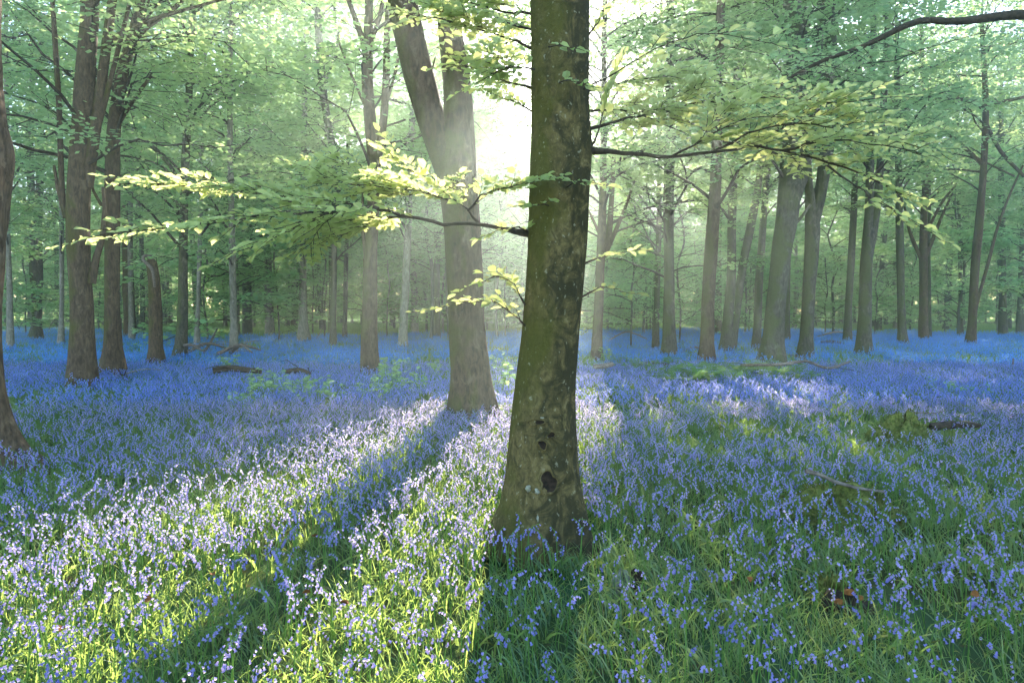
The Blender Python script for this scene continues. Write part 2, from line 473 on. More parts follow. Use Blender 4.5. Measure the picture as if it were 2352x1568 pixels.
def spray(path, twig=(.25, .7), every=.085, leafl=.066, dens=1.3, rise=.11, both=True, start=.12, cmb=None):
    """a branch from px rows (px, py, depth, width px): side twigs spread level, leaves set alternately along each"""
    P = np.array([[*W(p[0], p[1], p[2]), p[3] * .42 * p[2] / F] for p in path])
    P[0, 3] *= 1.5                                   # swollen collar where it leaves the trunk
    Q = smooth_path(P, .06)
    Q[1:-1, :3] += rng.normal(0, .004, (len(Q) - 2, 3))
    tb, lf = MB(), MB()
    tb.tube(Q[:, :3], np.maximum(Q[:, 3], .002), 7, 0, trunk_shape(int(path[0][0]), 0, .5, .08))
    s = np.concatenate([[0], np.cumsum(np.linalg.norm(np.diff(Q[:, :3], axis=0), axis=1))])
    T = unit(np.gradient(Q[:, :3], axis=0))
    at = lambda u, A: np.array([np.interp(u, s, A[:, k]) for k in range(3)])
    C, A, N, Tn = [], [], [], []
    def leafy(p0, d, L, sag, depth=0):
        k = max(3, int(L / .06))
        t = np.linspace(0, 1, k)
        P3 = p0 + np.outer(t * L, d) + np.outer(t**2 * L, [0, 0, -sag]) + rng.normal(0, .006, (k, 3))
        tb.tube(P3, np.linspace(.0028, .0011, k), 4, 0, cap=False)
        side = np.array([-d[1], d[0], 0]); tl = rng.normal(0, .22); tint0 = rng.normal(.5, .15)
        m = int(L / .030 * dens)
        for j in range(m):
            u = (j + .6 + rng.random() * .4) / m
            sg = 1 if j % 2 else -1
            p = np.array([np.interp(u, t, P3[:, q]) for q in range(3)])
            a = unit(d * rng.uniform(.45, .9) + side * sg * rng.uniform(.55, 1.0) + np.array([0, 0, rng.normal(-.10, .22) + sg * tl * .5]))
            if u > .93: a = unit(d + rng.normal(0, .12, 3))
            C.append(p + a * .006); A.append(a)
            N.append([rng.normal(-side[0] * tl, .42), rng.normal(-side[1] * tl, .42), 1])
            Tn.append(np.clip(tint0 + rng.normal(0, .18), 0, 1))
            if depth == 0 and L > .28 and .15 < u < .8 and rng.random() < .40:
                d2 = unit(d + side * sg * rng.uniform(.6, 1.1) + np.array([0, 0, rng.normal(.03, .12)]))
                leafy(p, d2, L * rng.uniform(.3, .55), sag, 1)
    u, sg = s[-1] * start, 1
    while u < s[-1] * .985:
        t = at(u, T); side = np.array([-t[1], t[0], 0])
        d = unit(t * rng.uniform(.5, .95) + side * sg * rng.uniform(.45, 1.0) + np.array([0, 0, rise + rng.normal(.04, .15)]))
        f = 1 - .5 * u / s[-1]
        leafy(at(u, Q[:, :3]), d, rng.uniform(*twig) * 1.1 * f, rng.uniform(.0, .22))
        u += every * .72 * rng.uniform(.6, 1.4); sg = -sg
    leafy(Q[-1, :3], T[-1], rng.uniform(.1, .25), .1)
    C, A, N, Tn = map(np.array, (C, A, N, Tn))
    sz = leafl * rng.uniform(.45, 1.22, len(C))
    lf.leaves(C, A, N, sz, sz * rng.uniform(.58, .76, len(C)), 0, Tn, .16, True)
    br = tb.build('branch', 'twig', hero, BASE0)
    lv = lf.build('foliage', 'leaf_near', br, (0, 0, 0), smooth=False)
    lv.location = (0, 0, 0)
    lv.data.transform(__import__('mathutils').Matrix.Translation(-Vector(BASE0)))
    return br

D = D0
SPR = [
 ([(1228, 70, 4.6, 5), (1150, 48, 4.8, 4), (1080, 28, 4.9, 3), (1000, 12, 5.0, 2)], dict(twig=(.2, .45), every=.07)),
 ([(1228, 260, 4.6, 4), (1175, 232, 4.7, 3), (1125, 215, 4.8, 2)], dict(twig=(.12, .3), every=.08)),
 # long low branch reaching away over the shaded carpet
 ([(1216, 536, D, 15), (1160, 527, D, 12), (1100, 513, 4.25, 10), (1020, 515, 4.2, 9), (940, 498, 4.15, 8), (870, 480, 4.1, 7), (760, 488, 4.0, 6), (660, 490, 3.95, 5), (560, 500, 3.9, 4), (450, 520, 3.8, 3), (330, 530, 3.7, 3), (230, 540, 3.65, 2)], dict(start=.3, twig=(.22, .55))),
 ([(1100, 513, 4.25, 7), (1075, 484, 4.3, 6), (1050, 465, 4.35, 5), (980, 442, 4.4, 4), (880, 430, 4.45, 4), (780, 420, 4.5, 3), (700, 420, 4.5, 2)], dict(start=.1, twig=(.25, .6))),
 ([(1075, 484, 4.3, 5), (1105, 450, 4.2, 4), (1160, 432, 4.05, 3), (1205, 420, 4.0, 2)], dict(twig=(.15, .35))),
 ([(870, 480, 4.1, 5), (760, 462, 4.15, 4), (650, 450, 4.2, 4), (540, 440, 4.25, 3), (430, 428, 4.3, 3), (310, 420, 4.3, 2)], dict(twig=(.22, .5))),
 ([(760, 488, 4.0, 4), (690, 515, 3.9, 3), (630, 545, 3.8, 3), (580, 562, 3.75, 2)], dict(twig=(.15, .35), rise=-.03)),
 ([(1050, 465, 4.35, 4), (1000, 448, 4.5, 4), (900, 412, 4.65, 3), (800, 402, 4.75, 3), (720, 392, 4.8, 2)], dict(twig=(.25, .6))),
 ([(940, 498, 4.15, 4), (850, 500, 4.4, 4), (760, 515, 4.55, 3), (680, 520, 4.6, 2)], dict(twig=(.2, .5), rise=-.04)),
 # branch on the other side
 ([(1352, 345, D, 17), (1400, 347, D, 13), (1460, 353, 4.32, 11), (1540, 361, 4.32, 9), (1640, 348, 4.35, 8), (1720, 338, 4.38, 7), (1800, 346, 4.4, 6), (1900, 372, 4.42, 5), (1990, 405, 4.4, 4), (2080, 450, 4.35, 3)], dict(start=.4, twig=(.2, .5), every=.1, rise=.2)),
 ([(1340, 300, 4.45, 7), (1440, 272, 4.5, 6), (1560, 245, 4.5, 5), (1680, 226, 4.5, 4), (1800, 225, 4.45, 3), (1920, 235, 4.4, 3), (2000, 228, 4.35, 2)], dict(twig=(.22, .5), every=.095)),
 ([(1640, 348, 4.35, 6), (1740, 300, 4.4, 5), (1850, 285, 4.5, 4), (1960, 305, 4.55, 3), (2080, 330, 4.6, 3), (2150, 350, 4.6, 2)], dict(twig=(.22, .5), every=.1)),
 ([(1340, 215, 4.5, 6), (1450, 185, 4.6, 4), (1560, 170, 4.65, 3), (1660, 190, 4.65, 3), (1760, 212, 4.6, 2)], dict(twig=(.2, .5))),
 ([(1340, 205, 4.1, 5), (1420, 165, 4.0, 4), (1500, 115, 3.9, 3), (1600, 78, 3.85, 3), (1700, 84, 3.8, 2), (1770, 100, 3.8, 2)], dict(twig=(.12, .3), every=.14, start=.3)),
 ([(1800, 346, 4.4, 5), (1900, 322, 4.3, 4), (2000, 330, 4.2, 3), (2110, 350, 4.1, 2)], dict(twig=(.18, .42), every=.1)),
 ([(1900, 380, 4.42, 4), (2000, 452, 4.15, 3), (2080, 500, 4.0, 2), (2140, 535, 3.95, 2)], dict(twig=(.12, .32), start=.35, every=.11)),
 ([(1540, 361, 4.32, 5), (1640, 305, 4.25, 4), (1720, 272, 4.15, 3), (1800, 268, 4.1, 2)], dict(twig=(.22, .5))),
 ([(1352, 345, D, 6), (1375, 300, 4.3, 4), (1390, 240, 4.3, 3), (1405, 195, 4.3, 2)], dict(twig=(.1, .3), start=.35)),
 ([(1345, 255, 4.7, 5), (1420, 252, 4.8, 4), (1490, 270, 4.85, 3), (1560, 300, 4.9, 2)], dict(twig=(.2, .5))),
 ([(1345, 90, 4.3, 5), (1375, 50, 4.3, 3), (1400, 5, 4.3, 2)], dict(twig=(.08, .2), every=.15)),
 # upper sprays against the glow
 ([(1228, 115, 4.4, 6), (1160, 85, 4.4, 5), (1080, 62, 4.4, 4), (1000, 42, 4.35, 3), (940, 35, 4.3, 2)], dict(twig=(.2, .42), every=.06)),
 ([(1228, 205, 4.5, 6), (1160, 188, 4.5, 4), (1100, 160, 4.5, 3), (1045, 152, 4.5, 2)], dict(twig=(.2, .42), every=.06)),
 ([(1228, 35, 4.3, 5), (1130, 22, 4.3, 4), (1050, 0, 4.3, 2)], dict(twig=(.2, .42), every=.06)),
 ([(1228, 160, 4.15, 4), (1180, 152, 4.1, 3), (1125, 172, 4.1, 2)], dict(twig=(.2, .42), every=.06)),
 # small twigs low on the trunk
 ([(1206, 748, 4.25, 4), (1175, 718, 4.2, 3), (1130, 690, 4.15, 3), (1080, 696, 4.1, 2), (1040, 700, 4.1, 2)], dict(twig=(.08, .2), every=.07)),
 ([(1206, 700, 4.25, 4), (1182, 655, 4.2, 3), (1145, 632, 4.15, 2), (1105, 648, 4.15, 2)], dict(twig=(.1, .22), every=.06)),
 ([(1216, 536, D, 4), (1190, 522, 4.2, 3), (1150, 528, 4.1, 2)], dict(twig=(.06, .14), every=.1)),
 ([(1342, 605, 4.35, 4), (1390, 587, 4.3, 3), (1432, 580, 4.3, 2)], dict(twig=(.07, .18), every=.09)),
 ([(1336, 682, 4.3, 4), (1380, 658, 4.25, 3), (1420, 664, 4.2, 2)], dict(twig=(.07, .18), every=.09)),
 ([(1300, 432, 4.14, 3), (1325, 415, 4.0, 2), (1348, 418, 3.95, 2)], dict(twig=(.06, .15), every=.07, start=.3)),
 ([(1260, 472, 4.14, 3), (1240, 468, 4.02, 2), (1215, 472, 3.98, 2)], dict(twig=(.06, .13), every=.08, start=.3)),
 ([(1285, 190, 4.14, 3), (1310, 186, 4.02, 2), (1330, 190, 3.98, 2)], dict(twig=(.05, .12), every=.09, start=.3)),
 ([(1260, 108, 4.14, 3), (1280, 104, 4.02, 2), (1305, 108, 3.98, 2)], dict(twig=(.05, .12), every=.09, start=.3)),
]
for pth, kw in SPR: spray(pth, **kw)

def on_hero(px, py, name, mat, w, h, depth=.02, seed=0, sink=.0):
    """a lump, or a flat hollow with its shade painted in, on the front of the big trunk, with a ragged rim"""
    r = np.random.default_rng(seed)
    zs = [p[1] for p in HERO_E]; cx = np.interp(py, zs, [p[0] for p in HERO_E]); rad = np.interp(py, zs, [p[1 + 1] for p in HERO_E]) / 2
    off = np.clip((px - cx) / rad, -.93, .93)
    rm = rad * D0 / F
    c0 = W(cx, py, D0)
    n = np.array([off, -math.sqrt(1 - off * off), 0]); tx = np.array([-n[1], n[0], 0])
    c = np.array([c0[0], D0, c0[2]]) + n * (rm * (1.0) - sink)
    mb = MB(); k, m = 26, 6
    ph = r.random(4) * 6.28
    th = np.arange(k) / k * 2 * PI
    rag = 1 + .16 * np.sin(2 * th + ph[0]) + .12 * np.sin(3 * th + ph[1]) + .08 * np.sin(5 * th + ph[2])
    rings = []
    for i in range(m):
        u = i / (m - 1)
        prof = depth * (1 - u**2) if mat != 'deep_shade' else [.010, .009, .008, .010, .022, -.004][i] * min(1., w / .05)
        rr = (u if mat != 'deep_shade' else [.02, .35, .6, .74, .88, 1.15][i]) * rag
        a, b = np.cos(th) * rr * w / 2, np.sin(th) * rr * h / 2
        bend = -(a**2) / (2 * rm)
        rings.append(c + np.outer(a, tx) + np.outer(b, [0, 0, 1]) + np.outer(bend + prof, n))
    V = np.stack(rings)
    i = (np.arange(m - 1) * k)[:, None]; j = np.arange(k)[None]; j2 = (j + 1) % k
    mb.add(V, np.stack([i + j, i + k + j, i + k + j2, i + j2], -1))
    if mat == 'deep_shade': mb.m[-1][k * 3:] = 1
    return mb.build(name, [mat, 'bark_hero'], hero, BASE0)
HERO_E = [(1285, 0, 130), (1287, 250, 132), (1288, 400, 141), (1278, 600, 136), (1262, 780, 135), (1252, 880, 141), (1246, 980, 152), (1246, 1060, 164), (1246, 1120, 184), (1246, 1180, 208)]
px = D0 / F
for i, (x, y, w, h, nm, mt, dp) in enumerate([
    (1256, 1086, 50, 56, 'hollow', 'deep_shade', .012), (1243, 1006, 22, 24, 'hollow', 'deep_shade', .010), (1306, 1026, 18, 26, 'hollow', 'deep_shade', .010), (1228, 958, 44, 16, 'hollow', 'deep_shade', .008), (1262, 985, 22, 14, 'hollow', 'deep_shade', .008),
    (1210, 1101, 15, 14, 'bracket_fungus', 'lichen', .022), (1230, 1106, 12, 13, 'bracket_fungus', 'lichen', .02), (1231, 1162, 6, 14, 'bracket_fungus', 'lichen', .014), (1242, 948, 9, 5, 'bracket_fungus', 'lichen', .014)]):
    on_hero(x, y, nm, mt, w * px, h * px, dp, i, .006)

# ------------------------------------------------------------------ trees one can tell apart, each traced from its own place
def CK(z0=4, z1=12, n=22, reach=4., leaf=.12, per=40, **k): return dict(z0=z0 * .92, z1=z1 + 1, n_limb=n, reach=reach, leaf=leaf * 1.05, per=per * .55, **k)
tree('beech_tree', 'forked beech with sunlit rims, casting the long shadow through the lit flowers', 'tree', (1085, 945),
    [(1084, 960, 124), (1084, 920, 110), (1081, 860, 94), (1073, 750, 83), (1066, 620, 82), (1060, 500, 82), (1052, 400, 86), (1052, 330, 78), (1052, 240, 66), (1042, 130, 60), (1032, 60, 54), (1025, -40, 50)], d=9.0,
    limbs=[[(1045, 430, 66), (1018, 350, 66), (990, 270, 64), (962, 170, 68), (935, 60, 72), (915, -40, 70), (880, -200, 60)], [(1018, 300, 9), (1000, 240, 7), (985, 190, 5), (1000, 130, 3)]],
    crown_kw=CK(7.5, 13, 10, 3., .11, 30), bark='bark_brown', flare=.22, fh=.25, nseg=64, rough=.03, fine=.006)
tree('beech_tree', 'broad dark beech with many upright limbs, thicker of a close pair', 'tree', (192, 872),
    [(192, 880, 72), (190, 800, 61), (187, 700, 56), (181, 600, 55), (179, 500, 54), (184, 400, 52), (188, 300, 50), (196, 180, 48), (205, 60, 44), (210, -60, 40)],
    limbs=[[(170, 520, 16), (146, 470, 13), (140, 380, 12), (136, 250, 11), (128, 120, 11), (120, 0, 10), (112, -80, 9)], [(210, 650, 20), (222, 590, 16), (236, 545, 13), (240, 480, 9), (236, 430, 6)],
           [(200, 430, 26), (214, 330, 24), (230, 220, 22), (245, 100, 20), (262, -30, 18)], [(215, 330, 12), (240, 240, 11), (265, 140, 10), (290, 40, 9), (310, -40, 8)], [(150, 500, 10), (132, 430, 8), (124, 380, 6)],
           [(245, 100, 12), (310, 60, 10), (400, 30, 8), (490, 5, 6)]],
    crown_kw=CK(4.2, 13, 34, 4.4, .11, 44), bark='bark_brown', flare=.2, fh=.3, nseg=18)
tree('beech_tree', 'straight grey beech with a spreading root, next to the broad many-limbed trunk', 'tree', (258, 855),
    [(261, 862, 58), (259, 800, 46), (258, 700, 38), (258, 560, 36), (258, 420, 35), (262, 300, 32), (278, 180, 30), (300, 100, 28), (318, 30, 24), (330, -60, 22)],
    limbs=[[(266, 480, 9), (232, 470, 8), (215, 440, 6), (205, 400, 4)], [(300, 100, 14), (340, 60, 12), (400, 20, 10), (440, -20, 8)], [(262, 300, 12), (300, 240, 9), (350, 170, 7)]],
    crown_kw=CK(4.5, 13, 32, 4.2, .12, 42), bark='bark_brown', flare=.35, fh=.3, nseg=16)
sn = tree('broken_trunk', 'snapped trunk ending in a pale curled splinter, beyond the two dark beeches', 'dead tree', (358, 832),
    [(360, 838, 44), (358, 800, 34), (357, 720, 31), (354, 640, 28), (348, 605, 26), (346, 596, 18)], bark='bark_brown', snag=True, flare=.25, fh=.3)
ds = sn.location[1]
mb = MB(); P = px_path([(363, 660, 5), (358, 622, 7), (345, 606, 9), (337, 597, 7), (340, 588, 6), (356, 588, 3)], ds); P[:, 1] -= .16
mb.tube(smooth_path(P, .05)[:, :3], smooth_path(P, .05)[:, 3], 6); mb.build('torn_strip', 'dead', sn, sn.location)
tree('beech_tree', 'slim leaning beech trunk behind a heap of fallen branches', 'tree', (415, 820),
    [(414, 826, 36), (416, 790, 28), (420, 700, 24), (421, 560, 22), (424, 420, 20), (432, 250, 18), (440, 80, 16)], limbs=[[(424, 440, 10), (390, 380, 8), (340, 330, 6)]], crown_kw=CK(3.2, 13, 30, 4.2, .14, 40), flare=.3)
tree('beech_tree', 'tall trunk splitting into several steep stems, in the mist near the forked beech', 'tree', (848, 850),
    [(850, 858, 50), (849, 800, 42), (849, 700, 38), (850, 600, 36), (856, 500, 34), (860, 400, 32), (850, 280, 30), (844, 180, 28), (846, 80, 24), (848, -40, 20)],
    limbs=[[(842, 590, 12), (833, 530, 9), (832, 480, 7), (834, 430, 5)], [(862, 390, 22), (878, 300, 19), (886, 200, 17), (889, 80, 15), (897, -40, 13)], [(846, 130, 15), (818, 50, 12), (790, -30, 10)], [(846, 110, 12), (872, 40, 10), (884, -30, 9)], [(886, 240, 8), (905, 180, 7), (918, 110, 6)], [(846, 260, 7), (810, 180, 6), (776, 90, 5)]],
    crown_kw=CK(4.5, 13, 30, 4.4, .13, 40), bark='bark_brown', flare=.15, nseg=16)
tree('beech_tree', 'dark leaning stem rising behind the lit leaf spray, thicker of a leaning pair', 'tree', (764, 792),
    [(764, 796, 17), (766, 700, 15), (768, 560, 15), (770, 380, 20), (754, 290, 20), (741, 200, 19), (732, 80, 18), (726, 0, 16), (715, -70, 14)], limbs=[[(741, 200, 8), (770, 130, 7), (780, 60, 6)]], crown_kw=CK(3.5, 13, 28, 4.4, .14, 40))
tree('beech_tree', 'thin wavy stem close beside the dark leaning one', 'tree', (792, 775), [(792, 780, 12), (795, 600, 11), (800, 390, 10), (797, 280, 9), (786, 180, 9), (772, 60, 8), (764, -40, 8)], crown_kw=CK(4, 13, 22, 4, .15, 40))
tree('beech_tree', 'pale slender trunk with leafy shoots up its side, standing apart in the misty clearing', 'tree', (537, 812),
    [(537, 816, 24), (537, 760, 19), (535, 680, 17), (533, 560, 16), (530, 420, 15), (528, 250, 13), (530, 60, 12)], crown_kw=CK(3.0, 13, 26, 3.8, .14, 36), bark='bark_pale', flare=.3)
tree('beech_tree', 'pale speckled trunk in the mist between the steep-stemmed tree and the forked beech', 'tree', (925, 797),
    [(925, 800, 26), (927, 740, 22), (932, 640, 20), (938, 520, 18), (942, 380, 16), (950, 200, 14), (955, 0, 12)], crown_kw=CK(4, 13, 22, 3.8, .14, 36), bark='bark_pale', flare=.25)
tree('beech_tree', 'brown trunk hard against the far side of the forked beech', 'tree', (1003, 775), [(1003, 778, 20), (1003, 680, 17), (1004, 560, 16), (1006, 400, 15), (1002, 200, 13)], crown_kw=CK(5, 13, 18, 3.6, .15, 36))
tree('beech_tree', 'pale trunk at the open edge of the wood with bright grass behind', 'tree', (22, 802), [(24, 806, 18), (23, 740, 15), (21, 640, 13), (18, 520, 12), (16, 340, 11), (14, 100, 10)], crown_kw=CK(4, 13, 28, 4.2, .14, 40), bark='bark_pale', flare=.3)
tree('beech_tree', 'brown beech with arching side boughs near the brushwood at the wood edge', 'tree', (85, 772),
    [(82, 776, 26), (86, 720, 21), (88, 620, 20), (88, 520, 18), (92, 400, 16), (96, 250, 14), (98, 60, 12)], limbs=[[(88, 590, 8), (60, 545, 6), (30, 520, 4)], [(88, 560, 8), (115, 510, 6), (135, 480, 4)]], crown_kw=CK(4, 14, 30, 4.6, .16, 40), flare=.4)
tree('beech_tree', 'thin mossy-footed pale stem just behind the broad many-limbed trunk', 'tree', (140, 788), [(140, 792, 16), (141, 740, 12), (142, 620, 11), (140, 450, 10), (136, 200, 9)], crown_kw=CK(4, 13, 22, 4, .15, 40), bark='bark_pale', flare=.3)
tree('beech_tree', 'pale stem half hidden between the straight grey beech and the snapped trunk', 'tree', (303, 780), [(303, 783, 15), (301, 700, 13), (299, 560, 12), (302, 380, 11), (308, 150, 10)], crown_kw=CK(4, 13, 24, 4.2, .15, 40), bark='bark_pale')
tree('beech_tree', 'ghostly pale twin stem right behind the slim leaning beech', 'tree', (452, 798), [(452, 802, 15), (454, 720, 12), (458, 600, 11), (462, 420, 10), (466, 200, 9)], crown_kw=CK(4.2, 13, 22, 4, .15, 40), bark='bark_pale')
tree('beech_tree', 'dark thick trunk deep in mist behind the pale slender one', 'tree', (568, 765), [(568, 768, 26), (567, 700, 22), (566, 560, 20), (568, 380, 18), (570, 100, 15)], crown_kw=CK(5, 15, 26, 5, .18, 40), bark='bark_far', flare=.2)
tree('beech_tree', 'misty fat-footed trunk with a whitish stick leaning at its base', 'tree', (695, 785), [(697, 790, 32), (696, 740, 22), (696, 640, 18), (697, 480, 16), (700, 200, 14)], crown_kw=CK(4, 14, 26, 4.6, .17, 40), bark='bark_pale', flare=.4)

# right of the big trunk
tree('beech_tree', 'dark beech forking at mid height just beyond the big trunk', 'tree', (1371, 818),
    [(1371, 824, 30), (1372, 770, 25), (1376, 680, 24), (1381, 570, 24), (1384, 470, 20), (1386, 360, 16), (1386, 200, 14), (1390, 0, 12)],
    limbs=[[(1385, 590, 17), (1398, 540, 16), (1405, 450, 12), (1410, 360, 9)], [(1392, 580, 12), (1416, 525, 10), (1436, 478, 8), (1455, 420, 5)], [(1378, 540, 8), (1360, 500, 6), (1350, 480, 4)]],
    crown_kw=CK(3.6, 12, 44, 4.6, .12, 44), bark='bark_brown', flare=.15)
tree('beech_tree', 'short-looking dark stem vanishing upward into pale sapling leaves', 'tree', (1506, 803), [(1506, 806, 20), (1507, 740, 17), (1510, 640, 15), (1514, 480, 13), (1516, 200, 11)], crown_kw=CK(3, 12, 34, 4.2, .13, 44), flare=.1)
tree('beech_tree', 'grey trunk with dark blotches wrapped in light young leaves', 'tree', (1538, 814), [(1536, 820, 42), (1537, 780, 34), (1537, 700, 29), (1536, 560, 27), (1536, 430, 26), (1538, 200, 22), (1540, 0, 18)], crown_kw=CK(2.6, 12, 44, 4.4, .12, 44), bark='bark', flare=.15)
tree('beech_tree', 'reddish dark stout trunk standing in ferns, left neighbour of the curving pale one', 'tree', (1623, 830), [(1623, 836, 46), (1623, 790, 37), (1626, 700, 34), (1632, 600, 33), (1637, 520, 31), (1645, 380, 28), (1650, 200, 24)], crown_kw=CK(4.2, 13, 28, 4.2, .12, 44), bark='bark_brown', flare=.2)
tree('beech_tree', 'curving pale trunk that bows outward at its foot', 'tree', (1669, 808), [(1668, 812, 38), (1670, 780, 31), (1673, 720, 25), (1680, 640, 24), (1680, 580, 23), (1682, 480, 21), (1688, 300, 18)], crown_kw=CK(4.6, 13, 26, 4, .13, 42), bark='bark', flare=.2)
tree('beech_tree', 'leaning trunk crossing behind the curving pale one', 'tree', (1680, 800), [(1680, 804, 24), (1690, 720, 23), (1700, 650, 22), (1714, 570, 21), (1728, 500, 20), (1744, 410, 17), (1760, 250, 14)], crown_kw=CK(5, 13, 24, 4, .13, 42), flare=.1)
tree('beech_tree', 'greenish slim trunk close in front of which the thickest mossy beech leans', 'tree', (1738, 798), [(1737, 802, 26), (1740, 740, 20), (1744, 640, 19), (1751, 540, 18), (1760, 420, 16), (1772, 250, 14)], crown_kw=CK(5, 13, 24, 4, .13, 42), flare=.2)
tree('beech_tree', 'thickest mossy green beech past the ferns, forking under the leaves', 'tree', (1772, 832),
    [(1771, 842, 76), (1774, 790, 58), (1783, 690, 50), (1793, 600, 49), (1804, 520, 52), (1812, 450, 54), (1820, 370, 56), (1826, 280, 48), (1828, 150, 46), (1820, 0, 44)],
    limbs=[[(1826, 460, 26), (1842, 410, 26), (1858, 340, 24), (1872, 220, 22), (1880, 60, 20)], [(1812, 530, 8), (1840, 500, 7), (1862, 470, 5)]], crown_kw=CK(4.8, 13, 30, 4.4, .12, 44), flare=.2, fh=.25, nseg=20)
tree('beech_tree', 'mossy Y-shaped beech just beyond the thickest one, its upper arm dark with ivy', 'tree', (1850, 822),
    [(1849, 828, 44), (1852, 780, 34), (1858, 680, 33), (1864, 570, 35), (1866, 500, 34), (1858, 430, 20), (1854, 340, 18), (1850, 200, 15)],
    limbs=[[(1868, 510, 30), (1882, 450, 28), (1894, 380, 30), (1898, 280, 48), (1900, 180, 50), (1898, 60, 40), (1896, -60, 34)]], crown_kw=CK(5, 13, 28, 4.2, .12, 44), flare=.2, nseg=16)
tree('beech_tree', 'slim straight trunk between the Y-shaped beech and the close-forked one', 'tree', (1946, 783), [(1946, 786, 22), (1949, 700, 18), (1955, 600, 17), (1961, 480, 16), (1966, 340, 14), (1975, 150, 12)], crown_kw=CK(6, 14, 24, 4.4, .15, 40), flare=.15)
tree('beech_tree', 'mossy trunk dividing low into two close parallel stems on the blue carpet', 'tree', (1985, 808),
    [(1985, 814, 42), (1986, 770, 33), (1987, 690, 30), (1990, 600, 30), (1994, 530, 24), (1997, 450, 20), (2000, 300, 17), (2005, 100, 14)],
    limbs=[[(1994, 590, 20), (2006, 520, 20), (2016, 450, 18), (2024, 330, 15), (2034, 150, 13), (2040, 0, 12)]], crown_kw=CK(5.2, 13, 28, 4.2, .13, 42), flare=.25, nseg=16)
tree('beech_tree', 'pale-footed slim trunk next beyond the low-dividing mossy one', 'tree', (2073, 790), [(2074, 794, 26), (2072, 760, 20), (2069, 660, 19), (2067, 550, 18), (2064, 400, 16), (2060, 200, 14)], crown_kw=CK(5.5, 13, 24, 4.2, .14, 40), bark='bark', flare=.25)
tree('beech_tree', 'brown trunk with candelabra of upswept branches, beside a thin companion stem', 'tree', (2121, 782),
    [(2121, 786, 24), (2121, 700, 20), (2121, 600, 21), (2122, 500, 16), (2126, 380, 13), (2120, 200, 11), (2116, 50, 9)],
    limbs=[[(2118, 600, 9), (2100, 560, 8), (2086, 520, 6), (2075, 460, 4)], [(2126, 590, 9), (2146, 540, 8), (2166, 490, 6), (2190, 440, 4)], [(2126, 540, 7), (2160, 470, 6), (2200, 420, 4)]], crown_kw=CK(5.8, 13, 24, 4.2, .14, 40), bark='bark_brown', flare=.1)
tree('beech_tree', 'thin companion stem touching the candelabra tree', 'tree', (2136, 780), [(2136, 783, 9), (2135, 700, 8), (2134, 560, 7), (2136, 380, 6)], crown_kw=CK(6, 12, 10, 3, .15, 36))
tree('beech_tree', 'tall leaning stem with bare crossing boughs and a thin rod at its foot', 'tree', (2231, 792),
    [(2230, 797, 27), (2233, 740, 21), (2238, 640, 20), (2248, 520, 19), (2257, 420, 17), (2262, 320, 15), (2264, 230, 13), (2256, 80, 11)],
    limbs=[[(2236, 740, 8), (2248, 680, 7), (2268, 610, 7), (2292, 520, 6), (2322, 440, 5), (2350, 380, 4)], [(2263, 240, 9), (2310, 232, 8), (2360, 222, 7)], [(2263, 245, 10), (2200, 226, 8), (2140, 222, 7), (2062, 216, 5)], [(2258, 380, 9), (2200, 325, 8), (2150, 290, 7), (2106, 240, 5)], [(2262, 280, 9), (2300, 350, 8), (2352, 405, 7)], [(2200, 325, 5), (2240, 360, 4), (2330, 405, 4)]],
    crown_kw=CK(6.5, 13, 24, 4.6, .14, 36), bark='bark_brown', flare=.15)
tree('beech_tree', 'short-boughed trunk past the tall leaning stem with the rod', 'tree', (2303, 772), [(2304, 775, 22), (2303, 700, 17), (2302, 600, 16), (2300, 460, 14), (2298, 250, 12)], crown_kw=CK(5, 14, 26, 5, .16, 40), flare=.2)
tree('beech_tree', 'thin pale stem between the candelabra tree and the tall leaning stem', 'tree', (2207, 770), [(2207, 773, 11), (2206, 680, 9), (2204, 560, 8), (2200, 350, 8)], crown_kw=CK(5, 14, 20, 4.4, .17, 40), bark='bark')
tree('beech_tree', 'dark trunk at the very end of the blue carpet beside the short-boughed one', 'tree', (2342, 762), [(2341, 765, 15), (2344, 680, 13), (2348, 560, 12), (2354, 380, 11)], crown_kw=CK(5, 14, 26, 5, .17, 40))
tree('beech_tree', 'narrow stem showing just behind the foot of the thickest mossy beech', 'tree', (1808, 785), [(1808, 788, 14), (1809, 700, 12), (1812, 560, 11), (1815, 350, 10)], crown_kw=CK(5, 14, 22, 4.4, .16, 40))
